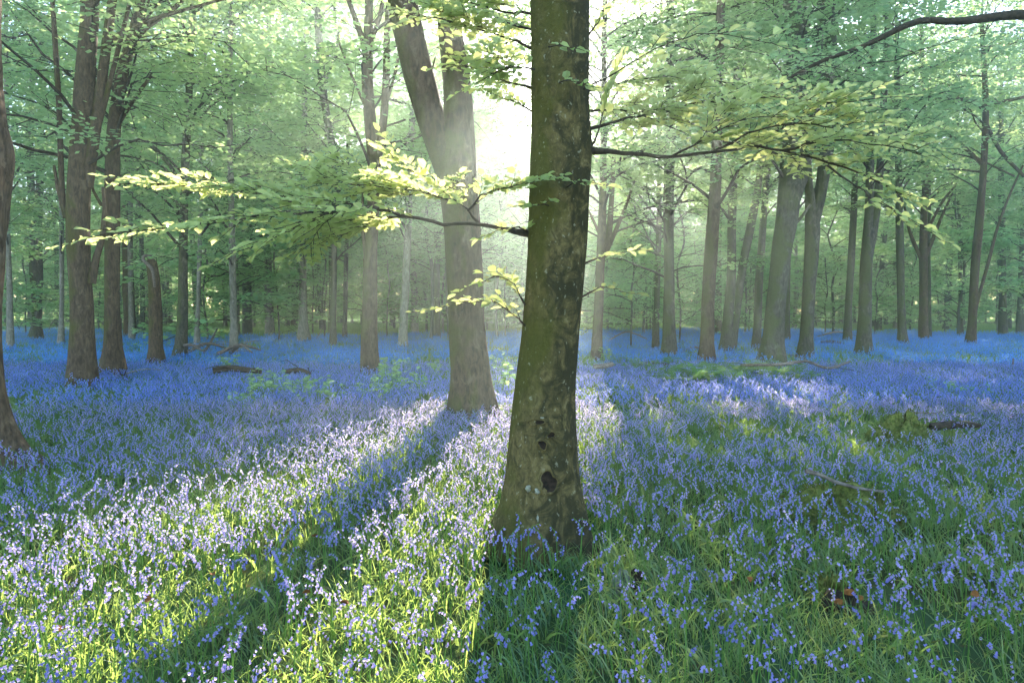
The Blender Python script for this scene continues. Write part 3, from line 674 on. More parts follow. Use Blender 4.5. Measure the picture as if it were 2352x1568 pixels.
# two trees that stand mostly outside the view
edge = tree('old_beech', 'old trunk cut by the picture edge, with fluted flaring roots like folds of cloth', 'tree', (-22, 1075),
    [(-20, 1100, 175), (-24, 1060, 150), (-30, 1000, 116), (-36, 920, 92), (-42, 820, 80), (-44, 700, 80), (-44, 560, 96), (-44, 440, 108), (-46, 350, 128), (-52, 280, 112), (-60, 160, 104), (-66, -100, 96)], d=6.4,
    bark='bark_brown', flare=.45, fh=.24, nseg=72, rough=.06, fine=.008)
def bough_tree():
    d = 7.2
    o = tree('beech_tree', 'tree outside the view whose long dark bough arches in over the high leaves', 'tree', (2560, 1040), [(2560, 1060, 150), (2556, 800, 110), (2550, 400, 100), (2546, 0, 92), (2540, -300, 80)], d=d, flare=.2, bark='bark_brown', nseg=18)
    L = px_path([(2546, 60, 34), (2450, 28, 25), (2352, 18, 20), (2240, 24, 16), (2160, 14, 14), (2100, 36, 13), (2040, 62, 11), (1960, 86, 9), (1890, 118, 7), (1830, 160, 6), (1770, 185, 4)], d)
    L[:, 1] += np.linspace(0, .9, len(L)); l = smooth_path(L, .1)
    m = MB(); m.tube(l[:, :3], l[:, 3], 9, 0, trunk_shape(5, 0, .5, .07))
    lf = MB(); Cs, As, Ns = [], [], []
    for i in range(20, len(l), 1):
        for _ in range(2):
            a = rng.uniform(0, 2 * PI); L2 = rng.uniform(.25, .8)
            dd = np.array([math.cos(a), math.sin(a) * .8, rng.normal(-.12, .2)]); k = 7
            t = np.linspace(0, 1, k)[:, None]
            P = l[i, :3] + dd * L2 * t - np.array([0, 0, .1]) * t**2
            m.tube(P, np.linspace(.006, .002, k), 3, 0, cap=False)
            q = int(L2 * 44)
            u = rng.random(q) ** .7
            C = l[i, :3] + dd * L2 * u[:, None] + rng.normal(0, .06, (q, 3)) * [1, 1, .5]
            Cs.append(C); As.append(dd + rng.normal(0, .6, (q, 3)) * [1, 1, .3]); Ns.append(np.array([0, 0, 1]) + rng.normal(0, .3, (q, 3)))
    C = np.vstack(Cs); A = np.vstack(As); N = np.vstack(Ns)
    sz = .075 * rng.uniform(.7, 1.2, len(C)); lf.leaves(C, A, N, sz, sz * .66)
    b = m.build('bough', 'twig', o, o.location); lf.build('foliage', 'leaf', b, o.location, smooth=False)
bough_tree()
# ------------------------------------------------------------------ young beeches under the tall trees
def sapling(px_, py_, h, reach, label, n=16, leaf=.10, per=44, z0=.9, d=None):
    d = d or G(px_, py_)[1] * .87; x = W(px_, py_, d)[0]
    o = empty('young_beech', (x, d, 0), label, 'young tree', 'young beeches under the tall trees')
    k = 8; t = np.linspace(0, 1, k)[:, None]
    P = np.array([x, d, -.1]) + np.hstack([rng.normal(0, .07, (k, 2)) * t * h / 3, t * h])
    a = MB(); a.tube(smooth_path(P, .3), .035 * max(1, h / 5.5), 7); a.build('trunk', 'bark_far', o, o.location)
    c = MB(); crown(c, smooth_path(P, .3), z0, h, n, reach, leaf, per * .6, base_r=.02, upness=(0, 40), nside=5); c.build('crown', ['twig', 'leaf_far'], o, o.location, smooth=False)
    TRUNKS.append((x, d, .08))
for a in [
    (1450, 800, 5.5, 2.6, 'leafy young beech just past the forking dark tree by the big trunk', 26), (1560, 792, 6.0, 2.8, 'light-leaved sapling veiling the blotched grey trunk', 26), (1498, 778, 6.5, 3., 'sapling with layered leaves between the dark stem and the forking tree', 24),
    (1640, 775, 5, 2.4, 'low young beech behind the reddish stout trunk', 18), (640, 783, 6, 2.8, 'bushy pale sapling in the misty clearing near the pale slender trunk', 22), (745, 778, 5.5, 2.6, 'drooping sapling in mist by the fat-footed trunk', 22),
    (475, 785, 6.5, 3., 'leafy sapling hanging over the ghostly twin stem', 24), (330, 770, 6, 3., 'green sapling in the gap behind the snapped trunk', 22), (200, 765, 6.5, 3.2, 'sapling at the wood edge behind the broad dark beech', 22), (60, 768, 6, 3., 'sapling by the bright grass at the edge of the wood', 20),
    (2010, 772, 4, 2.4, 'low leafy sapling behind the trunk with two parallel stems', 18), (2170, 764, 4.5, 2.8, 'low sapling spreading beneath the candelabra branches', 18), (1895, 770, 4.5, 2.6, 'sapling seen through the gap past the Y-shaped beech', 18), (2290, 760, 5, 3, 'sapling behind the short-boughed trunk', 18),
    (890, 775, 5, 2.6, 'sapling in bright mist behind the steep-stemmed tree', 18), (1160, 775, 5, 2.5, 'small sapling glowing in the mist between forked beech and big trunk', 16), (1720, 765, 5, 2.8, 'sapling far behind the leaning crossed trunks', 18)]: sapling(*a)
for x_, d_, lb in [(1118, 46, 'pale sapling glowing right beside the forked beech, under the sun'), (1165, 52, 'hazy young beech under the sun between forked beech and big trunk'), (1203, 41, 'low bright sapling against the edge of the big trunk, under the sun'), (1140, 61, 'tallest hazy young beech under the sun'), (1400, 48, 'hazy sapling in the glow behind the forking dark tree'), (1455, 57, 'tall hazy young beech in the glow past the forking dark tree'), (1065, 50, 'hazy young beech half hidden by the forked beech'), (975, 44, 'hazy young beech between the pale speckled trunk and the forked beech'), (900, 54, 'tall misty young beech behind the steep-stemmed tree')]:
    sapling(x_, 0, (d_ - 11.2) * .384, 3.8, lb, 60, .23, 46, 1.0, d_)

for x_, d_, h_, lb in [(1096, 26, 10.5, 'added slim young beech filling the gap just right of the forked beech'), (1030, 34, 14, 'added young beech whose leaves spread from behind the forked beech'), (1142, 33, 12.5, 'added young beech with sunlit leaves midway between forked beech and big trunk'), (985, 29, 12, 'added young beech in mist close behind the forked beech')]:
    sapling(x_, 0, h_, 3.4, lb, 48, .13, 52, 3.2, d_)  # beeches added to shade the ground beside the sunny wedge and thin the glow

# ------------------------------------------------------------------ slender trees deep in the mist: six kinds, many copies
def corridor(x, y, pad=1.5, top=22, poly=None):
    for h in np.linspace(0, top, 23):
        q = np.array([[x, y]]) - S[:2] / S[2] * h
        for dx in (-pad, 0, pad):
            if inside(q + [[dx, 0]], LIT if poly is None else poly)[0]: return True
    return False
def far_proto(i):
    o = bpy.data.objects.new('slender_beech', None); o.empty_display_size = .1
    h = rng.uniform(20, 25); k = 9; t = np.linspace(0, 1, k)[:, None]
    P = np.hstack([np.cumsum(rng.normal(0, .16, (k, 2)), 0) * t**.5, t * h]); P[0, 2] = -.1
    r = rng.uniform(.16, .26)
    Q = smooth_path(np.hstack([P, np.linspace(r, r * .3, k)[:, None]]), .5)
    a = MB(); a.tube(Q[:, :3], Q[:, 3], 9, 0, trunk_shape(i, .35, .4, .05))
    c = MB(); crown(c, Q[:, :3], [3.5, 5.5, 2.6, 7, 4.5, 3][i], h, 48, 4.6, .20, 14, cull=False, flat=.45)
    c2 = MB()
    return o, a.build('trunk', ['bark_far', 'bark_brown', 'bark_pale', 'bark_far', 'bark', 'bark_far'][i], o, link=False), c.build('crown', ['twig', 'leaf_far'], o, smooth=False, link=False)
protos = [far_proto(i) for i in range(6)]
spots, tries = [((p - 1176) / F * d, d, (d - 11) * .384) for p, d in ((1150, 64), (1196, 70), (1112, 58), (1172, 77), (1388, 66), (1445, 73), (1075, 68))], 0
fr = np.random.default_rng(21)
occupied = [(a, b) for a, b, c in TRUNKS] + [q[:2] for q in spots]
while len(spots) < 124 and tries < 9000:
    tries += 1
    y = 30 + 62 * fr.random() ** .9; x = fr.uniform(-.86, .86) * y
    if min((x - a) ** 2 + (y - b) ** 2 for a, b in occupied) < (2.4 + y * .012) ** 2: continue
    hm = 99.
    if corridor(x, y, 2.4, 24):
        hm = (y - 11) * .384
        if hm < 14: continue
    elif corridor(x, y, 2.0, 24, PATCH[0]) and y < 55: continue
    spots.append((x, y, hm)); occupied.append((x, y))
def zone(x, y):
    s = x / y
    if y < 52:
        if s < -.42: return 'hazy slim trunk standing back behind the two dark beeches', 'slim trunks behind the two dark beeches'
        if s < -.05: return 'hazy slim trunk in the mist behind the steep-stemmed tree', 'slim trunks behind the steep-stemmed tree'
        if s < .32: return 'slim trunk standing back behind the ferny saplings', 'slim trunks behind the saplings'
        return 'slim trunk in the ranks behind the mossy forked trees', 'slim trunks behind the mossy forked trees'
    if s < -.05: return 'faint thin trunk at the misty back of the wood, on the sunless blue side', 'faint trunks at the misty back of the wood'
    if s < .32: return 'faint thin trunk at the bright back of the wood near the sun', 'faint trunks near the sun'
    return 'faint thin grey trunk in the shaded far ranks of the wood', 'faint trunks in the shaded far ranks'
for n, (x, y, hm) in enumerate(spots):
    o, a, c = protos[n % 6]
    q = o.copy(); col.objects.link(q)
    q.location = (x, y, 0); q.rotation_euler = (0, 0, fr.uniform(0, 6.28)); s = min(fr.uniform(.85, 1.2), hm / 24); q.scale = (s, s, s)
    lb, gp = zone(x, y)
    tag(q, lb, 'tree', gp)
    for ch in (a, c):
        p = ch.copy(); col.objects.link(p); p.parent = q
    TRUNKS.append((x, y, .4))

def low_proto(i):
    o = bpy.data.objects.new('young_beech', None); o.empty_display_size = .1
    h = [6.5, 8.5, 7.5, 10][i]; k = 7; t = np.linspace(0, 1, k)[:, None]
    P = np.hstack([rng.normal(0, .25, (k, 2)) * t, t * h]); P[0, 2] = -.1; Q = smooth_path(P, .5)
    a = MB(); a.tube(Q, np.linspace(.07, .02, len(Q)), 7)
    c = MB(); crown(c, Q, .9, h, 30, 3.2, .2, 20, cull=False, flat=.45, base_r=.03, upness=(0, 45), nside=5)
    return o, a.build('trunk', 'bark_far', o, link=False), c.build('crown', ['twig', 'leaf_far'], o, smooth=False, link=False), h
lows = [low_proto(i) for i in range(4)]
n = tries = 0
while n < 74 and tries < 9000:
    tries += 1
    y = 27 + 58 * fr.random() ** .9; x = fr.uniform(-.84, .84) * y
    if min((x - a) ** 2 + (y - b) ** 2 for a, b in occupied) < 1.4 ** 2: continue
    o, a, c, h = lows[n % 4]
    s = fr.uniform(.8, 1.25)
    if y < 44 and abs(x / y) > .30 and fr.random() < .55: continue
    if corridor(x, y, 2.2, h * s) or corridor(x, y, 2.5, h * s, PATCH[0]): continue
    occupied.append((x, y)); n += 1
    q = o.copy(); col.objects.link(q); q.location = (x, y, 0); q.rotation_euler = (0, 0, fr.uniform(0, 6.28)); q.scale = (s, s, s)
    sx = x / y
    tag(q, ('leafy young beech low between the far trunks past the two dark beeches' if sx < -.35 else 'leafy young beech low in the mist past the steep-stemmed tree' if sx < -.03 else 'leafy young beech low between far trunks past the ferns' if sx < .35 else 'leafy young beech low in the shaded ranks past the mossy forked trees'), 'young tree',
        'far young beeches past the ' + ('dark beeches' if sx < -.35 else 'steep-stemmed tree' if sx < -.03 else 'ferns' if sx < .35 else 'mossy forked trees'))
    for ch in (a, c):
        p = ch.copy(); col.objects.link(p); p.parent = q

def woods():
    """the leafy mass that closes the view behind the last trees one can tell apart"""
    mb = MB()
    n = 130000
    x = rng.uniform(-95, 95, n); y = rng.uniform(92, 112, n)
    top = 15 + 3 * np.sin(x * .21) + 2 * np.sin(x * .57 + 1)
    z = rng.random(n) ** .85 * top
    lump = np.sin(x * .9 + z * .7) * np.sin(z * 1.1 - x * .35) + .5 * np.sin(x * 2.3 + z * 1.9 + y)
    P = np.stack([x, y, z], 1)
    keep = (lump > -.75) & ~(sunlit(P, .6) & (rng.random(n) < .95))
    P, x = P[keep], x[keep]
    k = len(P)
    a = rng.uniform(0, 6.28, k)
    sz = .8 * rng.uniform(.6, 1.3, k)
    mb.leaves(P, np.stack([np.cos(a), np.sin(a), rng.normal(-.2, .3, k)], 1), np.array([0, -.2, 1]) + rng.normal(0, .5, (k, 3)), sz, sz * .6, 0)
    for tx in rng.uniform(-90, 90, 90):
        r = rng.uniform(.15, .35); ty = rng.uniform(92, 110)
        if corridor(tx, ty): continue
        mb.tube([[tx, ty, -.1], [tx + rng.normal(0, .3), ty, 8], [tx + rng.normal(0, .6), ty, 18]], [r, r * .8, r * .4], 7, 1, tint=.5)
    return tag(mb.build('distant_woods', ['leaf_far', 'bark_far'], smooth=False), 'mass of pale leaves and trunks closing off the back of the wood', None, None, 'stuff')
woods()
# ------------------------------------------------------------------ bluebells, their leaves and the grass between
def ribbon(mb, P, wd, n0, mat=0, tint=.5):
    """flat tapering strap along points P"""
    P = np.asarray(P); T = unit(np.gradient(P, axis=0)); B = unit(np.cross(T, n0))
    k = len(P); V = np.stack([P - B * wd[:, None], P + B * wd[:, None]], 1)
    i = np.arange(k - 1) * 2
    mb.add(V, np.stack([i, i + 1, i + 3, i + 2], -1), mat, tint)
def tuft(n, length, spread, width, leanvar=.6):
    mb = MB()
    for _ in range(n):
        a = rng.uniform(0, 6.28); L = length * rng.uniform(.55, 1.15)
        hd = np.array([math.cos(a), math.sin(a), 0])
        p0 = np.array([*(rng.normal(0, spread, 2)), -.02]); e0 = R(rng.uniform(52, 86)); e1 = e0 - rng.uniform(.4, 1.9) * leanvar
        k = 5; el = np.linspace(e0, e1, k); st = L / (k - 1)
        P = [p0]
        for e in el[:-1]: P.append(P[-1] + st * (hd * math.cos(e) + np.array([0, 0, math.sin(e)])))
        ribbon(mb, np.array(P), width * rng.uniform(.6, 1.2) * np.array([.7, 1., .95, .7, .08]), np.array([-hd[1], hd[0], .2]) * 0 + np.cross(hd, [0, 0, 1]) * .3 + hd * .8 + np.array([0, 0, .4]), 0, rng.random())
    return mb
def bell_tube(mb, p, d, L, r, mat, tint, n=6):
    d = unit(d); ref = np.array([0, 0, 1.]) if abs(d[2]) < .8 else np.array([1., 0, 0])
    B = unit(np.cross(ref, d)); C = np.cross(d, B); th = np.arange(n) / n * 2 * PI
    rings = [p + (B[None] * np.cos(th)[:, None] + C[None] * np.sin(th)[:, None]) * rr + d * z for z, rr in ((0, r * .35), (L * .28, r * .85), (L * .75, r * .8), (L, r * 1.55))]
    i = (np.arange(3) * n)[:, None]; j = np.arange(n)[None]; j2 = (j + 1) % n
    mb.add(np.stack(rings), np.stack([i + j, i + j2, i + n + j2, i + n + j], -1), mat, tint)
def bluebell(h, nb, stem, head, x=0., y=0., big=1.0):
    """one arched stalk with its bells hung along the bent top"""
    a = rng.uniform(0, 6.28); hd = np.array([math.cos(a), math.sin(a), 0]); k = 9; t = np.linspace(0, 1, k)
    lean = rng.uniform(.02, .14) * h; arch = rng.uniform(.03, .075)
    P = np.array([x, y, 0]) + np.outer(t * lean + np.maximum(t - .68, 0) ** 2 * 9 * arch, hd) + np.outer(t * h - np.maximum(t - .74, 0) ** 2 * 2.2 * h * arch / .05 * .5, [0, 0, 1])
    P[0, 2] = -.03
    stem.tube(P, np.linspace(.0030, .0014, k), 4, 0, cap=False)
    for j in range(nb):
        u = .70 + .30 * (j + .3) / nb
        p = np.array([np.interp(u, t, P[:, q]) for q in range(3)])
        b = a + rng.normal(0, 1.1)
        out = np.array([math.cos(b), math.sin(b), 0]); dn = .25 + 1.1 * (1 - (j / nb))
        q = p + out * .012 * big + np.array([0, 0, -.002])
        stem.tube(np.stack([p, q]), [.001, .001], 3, 0, cap=False)
        bell_tube(head, q, out * .55 + np.array([0, 0, -dn]), .0185 * big * (1.12 - .4 * j / nb), .0062 * big * (1.1 - .3 * j / nb), 0, rng.random())

def noise2(x, y, s, seed=0):
    r = np.random.default_rng(seed); v = 0
    for _ in range(6):
        a, k = r.uniform(0, 6.28), r.uniform(.6, 1.7) / s
        v = v + np.sin((x * math.cos(a) + y * math.sin(a)) * k + r.uniform(0, 6.28))
    return v / 6
LOGS = []        # spots where logs and stones lie: few flowers there
def clear(x, y, pad=0.):
    ok = np.ones(len(x), bool)
    for a, b, r in TRUNKS: ok &= (x - a) ** 2 + (y - b) ** 2 > (r * .9 + pad) ** 2
    for a, b, rx, ry in LOGS: ok &= ((x - a) / rx) ** 2 + ((y - b) / ry) ** 2 > 1
    return ok
def field(y0, y1, dens, seed, densfn=None, margin=1.2, pad=0.):
    r = np.random.default_rng(seed)
    w = .75 * y1 + margin
    n = int((y1 - y0) * 2 * w * dens)
    x = r.uniform(-w, w, n); y = r.uniform(y0, y1, n)
    k = (np.abs(x) < .75 * y + margin) & clear(x, y, pad)
    if densfn is not None: k &= r.random(n) < densfn(x, y)
    return np.stack([x[k], y[k]], 1)
def scatter(name, label, variants, pts, scale, seed, tilt=.10, z=None):
    r = np.random.default_rng(seed)
    c = bpy.data.collections.new(name + '_kinds')
    for i, v in enumerate(variants):
        v.name = f'{name}_kind_{chr(97 + i)}'; c.objects.link(v)
    n = len(pts)
    me = bpy.data.meshes.new(name); me.vertices.add(n)
    co = np.column_stack([pts, np.zeros(n) if z is None else z])
    me.vertices.foreach_set('co', co.astype(np.float32).ravel())
    for nm, ty, arr, key in (('turn', 'FLOAT_VECTOR', np.column_stack([r.normal(0, tilt, n), r.normal(0, tilt, n), r.uniform(0, 6.28, n)]), 'vector'),
                             ('size', 'FLOAT', scale if np.ndim(scale) else r.uniform(.8, 1.2, n) * scale, 'value'), ('pick', 'INT', r.integers(0, len(variants), n), 'value')):
        at = me.attributes.new(nm, ty, 'POINT'); at.data.foreach_set(key, np.asarray(arr).astype(np.int32 if ty == 'INT' else np.float32).ravel())
    o = bpy.data.objects.new(name, me); col.objects.link(o)
    ng = bpy.data.node_groups.new(name, 'GeometryNodeTree')
    ng.interface.new_socket('Geometry', in_out='INPUT', socket_type='NodeSocketGeometry')
    ng.interface.new_socket('Geometry', in_out='OUTPUT', socket_type='NodeSocketGeometry')
    N, L = ng.nodes, ng.links
    gi, go = N.new('NodeGroupInput'), N.new('NodeGroupOutput')
    ci = N.new('GeometryNodeCollectionInfo'); ci.inputs[0].default_value = c; ci.inputs['Separate Children'].default_value = True; ci.inputs['Reset Children'].default_value = True
    ip = N.new('GeometryNodeInstanceOnPoints'); ip.inputs['Pick Instance'].default_value = True
    def attr(nm, ty):
        a = N.new('GeometryNodeInputNamedAttribute'); a.data_type = ty; a.inputs[0].default_value = nm
        return a.outputs[0]
    L.new(gi.outputs[0], ip.inputs['Points']); L.new(ci.outputs[0], ip.inputs['Instance'])
    L.new(attr('pick', 'INT'), ip.inputs['Instance Index']); L.new(attr('turn', 'FLOAT_VECTOR'), ip.inputs['Rotation']); L.new(attr('size', 'FLOAT'), ip.inputs['Scale'])
    L.new(ip.outputs[0], go.inputs[0])
    md = o.modifiers.new('scatter', 'NODES'); md.node_group = ng
    tag(o, label, None, None, 'stuff')
    return o

# ------------------------------------------------------------------ fallen wood, stones, stumps
def lump(name, label, cat, base, size, mat, seed, group=None, rough=.22, clear_=True):
    """a rounded uneven mass lying on the ground"""
    r = np.random.default_rng(seed); n, m = 28, 12
    ph = r.random((6, 2)) * 6.28
    th = np.linspace(0, 2 * PI, n, endpoint=False); u = np.linspace(.02, .62, m) * PI
    Tt, U = np.meshgrid(th, u)
    rr = 1 + rough * (np.sin(2 * Tt + ph[0, 0]) * np.sin(2 * U + ph[0, 1]) + .6 * np.sin(3 * Tt + ph[1, 0] + U * 2) + .5 * np.sin(5 * Tt + ph[2, 0]) * np.sin(4 * U + ph[2, 1]) + .3 * np.sin(9 * Tt + ph[3, 0] + 5 * U))
    V = np.stack([np.cos(Tt) * np.sin(U) * rr * size[0] / 2, np.sin(Tt) * np.sin(U) * rr * size[1] / 2, np.cos(U) * rr * size[2] - .02], -1)
    mb = MB(); i = (np.arange(m - 1) * n)[:, None]; j = np.arange(n)[None]; j2 = (j + 1) % n
    mb.add(V, np.stack([i + j, i + n + j, i + n + j2, i + j2], -1))
    if mat == 'moss':
        k = int(2600 * size[0]); a = r.integers(1, m - 1, k); b = r.integers(0, n, k); c = V[a, b] + r.normal(0, .012, (k, 3))
        d = unit(c * [1, 1, 1.6] + r.normal(0, .25, (k, 3)) * np.linalg.norm(c, axis=1)[:, None])
        mb.leaves(c, d, r.normal(0, 1, (k, 3)), r.uniform(.015, .045, k), .010, 1, r.random(k))
    o = mb.build(name, [mat, 'moss_blade'] if mat == 'moss' else mat); o.location = (base[0], base[1], base[2]); tag(o, label, cat, group)
    if clear_: LOGS.append((base[0], base[1] - .10, size[0] * .45, size[1] * .5 + .10))
    return o
def stick(name, label, cat, path, mat='dead', twigs=0, seed=0, group=None, n=9, rough=.12, lie=True):
    """fallen wood traced along (px, py on the ground, lift m, thickness m)"""
    r = np.random.default_rng(seed)
    P = np.array([[*(G(p[0], p[1]) + np.array([0, 0, p[2]])), p[3] * .5] for p in path])
    Q = smooth_path(P, .08)
    b = Q[0, :3].copy(); b[2] = 0
    root = empty(name, b, label, cat, group) if twigs else None
    m = MB(); m.tube(Q[:, :3], Q[:, 3], n, 0, trunk_shape(seed + 9, 0, .5, rough))
    o = m.build('stem' if twigs else name, mat, root, b)
    if not twigs: o.location = tuple(b); tag(o, label, cat, group)
    for i in range(twigs):
        q = Q[r.integers(len(Q) // 4, len(Q)), :3]; a = r.uniform(0, 6.28); L = r.uniform(.3, 1.0)
        d = np.array([math.cos(a), math.sin(a) * .8, r.uniform(.05, .55)])
        k = 6; t = np.linspace(0, 1, k)[:, None]
        T = q + d * L * t - np.array([0, 0, .25]) * L * t**2 + r.normal(0, .02, (k, 3)) * t
        mm = MB(); mm.tube(T, np.linspace(.010, .004, k), 5); mm.build('twig', mat, root, b)
    if lie:
        for s in range(0, len(Q), 6): LOGS.append((Q[s, 0], Q[s, 1] - .25, .14, .30))
    return root or o

lump('mossy_mound', 'long mossy hummock lying in the shade beside a dark rotten log', 'mossy mound', G(2075, 1024), (.66, .42, .29), 'moss', 3, rough=.3)
stick('rotten_log', 'dark crumbling log end to end with the long mossy hummock', 'log', [(2135, 1022, .20, .09), (2200, 1020, .22, .09), (2250, 1018, .20, .05)], 'rot', 0, 4, rough=.25)
stick('fallen_branch', 'thin bare twig arched over the long mossy hummock', 'branch', [(2040, 1020, .26, .012), (2095, 1016, .34, .016), (2150, 1014, .33, .012), (2170, 1014, .37, .006)], 'dead', 0, 6)
lump('mossy_mound', 'low clumpy moss cushion under a bleached stick', 'mossy mound', G(1905, 1182), (.52, .30, .19), 'moss', 8, rough=.35)
lump('mossy_mound', 'small tail of moss running out from under the bleached stick', 'mossy mound', G(2010, 1186), (.35, .25, .13), 'moss', 9, rough=.35)
stick('fallen_branch', 'bleached grey stick resting across the moss cushion', 'branch', [(1848, 1182, .33, .040), (1880, 1184, .31, .034), (1915, 1186, .26, .034), (1965, 1188, .22, .026), (2030, 1188, .19, .018)], 'dead', 0, 11, rough=.25)
lump('log_end', 'pale round-backed piece of wood poking out of the flowers near the big trunk', 'log', G(1428, 1350), (.09, .14, .10), 'stone', 12, rough=.3, clear_=False)
lump('log_end', 'dark shadowed end of wood beside the pale round-backed piece', 'log', G(1462, 1352), (.10, .14, .10), 'deep_shade', 13, rough=.3, clear_=False)  # shadow put into the colour, near-black all over
st = lump('stump', 'small dark stump topped with orange rot, half sunk in grass', 'stump', G(1945, 1402), (.18, .16, .10), 'rot', 14, rough=.4, clear_=False)
for k, (dx, dy, dz, s) in enumerate([(.0, -.03, .105, .045), (-.07, -.06, .07, .035), (.03, -.06, .09, .025)]):
    mb = MB(); th = np.linspace(0, 6.28, 9)[:-1]
    ring = np.stack([np.cos(th) * s * .6 * (1 + .3 * np.sin(3 * th + k)), np.sin(th) * s * .4, 0 * th + .012], 1)
    ring2 = ring * 1.15 - [0, 0, .02]; top = ring * .05 + [0, 0, .018]
    V = np.stack([top, ring, ring2]); i = (np.arange(2) * 8)[:, None]; j = np.arange(8)[None]; j2 = (j + 1) % 8
    mb.add(V, np.stack([i + j, i + 8 + j, i + 8 + j2, i + j2], -1)); o = mb.build('orange_rot', 'orange', st); o.location = (dx, dy, dz)
lump('mossy_mound', 'mossy clod amid the flowers between the moss cushion and the small stump', 'mossy mound', G(1905, 1372), (.26, .18, .09), 'moss', 15, rough=.35, clear_=False)
lump('mossy_mound', 'dark earthy hummock at the shaded edge past the long mossy hummock', 'mossy mound', G(2345, 990), (.7, .5, .18), 'dead', 16, rough=.3, clear_=False)
stick('fallen_branch', 'forked dead bough lying along the blue carpet past the ferns', 'branch', [(1700, 880, .38, .06), (1790, 884, .42, .07), (1850, 880, .46, .06), (1900, 886, .36, .06), (1950, 880, .45, .04)], 'dead', 7, 21)
stick('log', 'short dark log in front of the ferns near the big trunk', 'log', [(1362, 880, .34, .11), (1385, 880, .36, .12), (1405, 878, .38, .11)], 'dead', 1, 22)
stick('fallen_branch', 'purplish fallen limb between the short dark log and the ferns', 'branch', [(1440, 862, .2, .05), (1500, 858, .26, .06), (1560, 862, .2, .04)], 'dead', 4, 23)
stick('fallen_branch', 'bare curved bough at the foot of the reddish stout trunk', 'branch', [(1555, 825, .15, .07), (1590, 818, .3, .08), (1615, 818, .25, .06)], 'dead', 2, 24)
stick('log', 'dark fallen log in the blue carpet, longer of two in line', 'log', [(490, 885, .30, .13), (530, 884, .34, .13), (600, 886, .29, .09)], 'rot', 2, 25)
stick('log', 'shorter dark log half behind leafy shoots', 'log', [(655, 886, .28, .11), (690, 888, .32, .12), (712, 890, .28, .07)], 'rot', 3, 26)
for k, (a, b, lb) in enumerate([((430, 838), (520, 832), 'thickest fallen branch in the heap by the slim leaning beech'), ((400, 836), (470, 843), 'crooked branch at the near end of the brushwood heap'), ((500, 842), (600, 838), 'long low branch trailing from the brushwood heap'), ((530, 838), (580, 846), 'short twiggy piece at the far end of the brushwood heap'), ((470, 836), (500, 822), 'branch sticking up out of the brushwood heap')]):
    stick('fallen_branch', lb, 'branch', [(*a, .35, .10), ((a[0] + b[0]) / 2, (a[1] + b[1]) / 2, .58, .08), (*b, .42 if k < 4 else .95, .04)], 'dead', 5, 30 + k, 'brushwood heap beside the slim leaning beech')
stick('fallen_branch', 'pale thin stick lying in front of the broad dark beech', 'branch', [(290, 890, .28, .03), (330, 884, .32, .03), (370, 882, .3, .02)], 'dead_pale', 0, 41)
stick('fallen_branch', 'whitish stick propped at the foot of the fat-footed misty trunk', 'branch', [(722, 790, .1, .05), (745, 785, .8, .05)], 'dead_pale', 0, 42, lie=False)
stick('fallen_branch', 'dry branch with upturned twigs at the foot of the forking dark tree', 'branch', [(1395, 800, .3, .05), (1440, 794, .6, .05), (1490, 796, .3, .04)], 'dead_pale', 8, 43)
stick('fallen_branch', 'low dead branch under the far saplings past the Y-shaped beech', 'branch', [(1870, 790, .3, .06), (1920, 786, .5, .07), (1970, 786, .3, .04)], 'dead', 6, 44)
stick('fallen_branch', 'dark broken bough on the bare ground just right of the Y-shaped beech', 'branch', [(1885, 800, .25, .10), (1915, 803, .3, .10), (1945, 806, .25, .06)], 'dead', 1, 45)
stick('dead_stick', 'small upright dead stick in the shaded blue carpet', 'stick', [(2325, 868, .0, .05), (2326, 868, .45, .03)], 'dead', 0, 46, lie=False)
for k, (a, b) in enumerate([(60, 762), (128, 766)]):
    stick('brushwood', ['tangle of cut sticks beside the brown beech at the wood edge', 'leaning stack of sticks behind the thin mossy-footed stem'][k], 'brushwood', [(a - 18, b, .2, .08), (a, b - 1, .9, .08), (a + 20, b, .2, .06)], 'dead', 14, 50 + k, lie=False)
def litter_leaf(p, label):
    g = G(*p); m = MB()
    m.leaves(np.array([[-.03, 0, .0]]), np.array([[1, .2, .15]]), np.array([[.2, -.5, 1]]), .045, .034, 0, np.array([.5]), .35, True)
    o = m.build('dead_leaf', 'orange'); o.location = (g[0], g[1], .16 + rng.uniform(0, .1)); o.rotation_euler = (rng.uniform(-.4, .6), rng.uniform(-.3, .3), rng.uniform(0, 6))
    tag(o, label, 'leaf', 'orange dead leaves in the flowers')
for p, lb in [((790, 1505), 'orange dead leaf in the sunlit strip between the two trunk shadows'), ((700, 1450), 'orange dead leaf at the lower edge of the forked tree shadow'), ((1410, 1180), 'orange dead leaf beside the foot of the big trunk'), ((345, 1480), 'orange leaf deep in the brightest flowers'),
              ((150, 1540), 'yellowed leaf at the brightest near corner'), ((720, 1300), 'orange leaf by the upper rim of the long shadow'), ((490, 1420), 'rusty leaf among lit grass on the far side of the long shadow'), ((2240, 1480), 'rusty leaf in the dark grassy side past the small stump'), ((1720, 1440), 'brown curled leaf in shade below the pale round-backed wood')]: litter_leaf(p, lb)

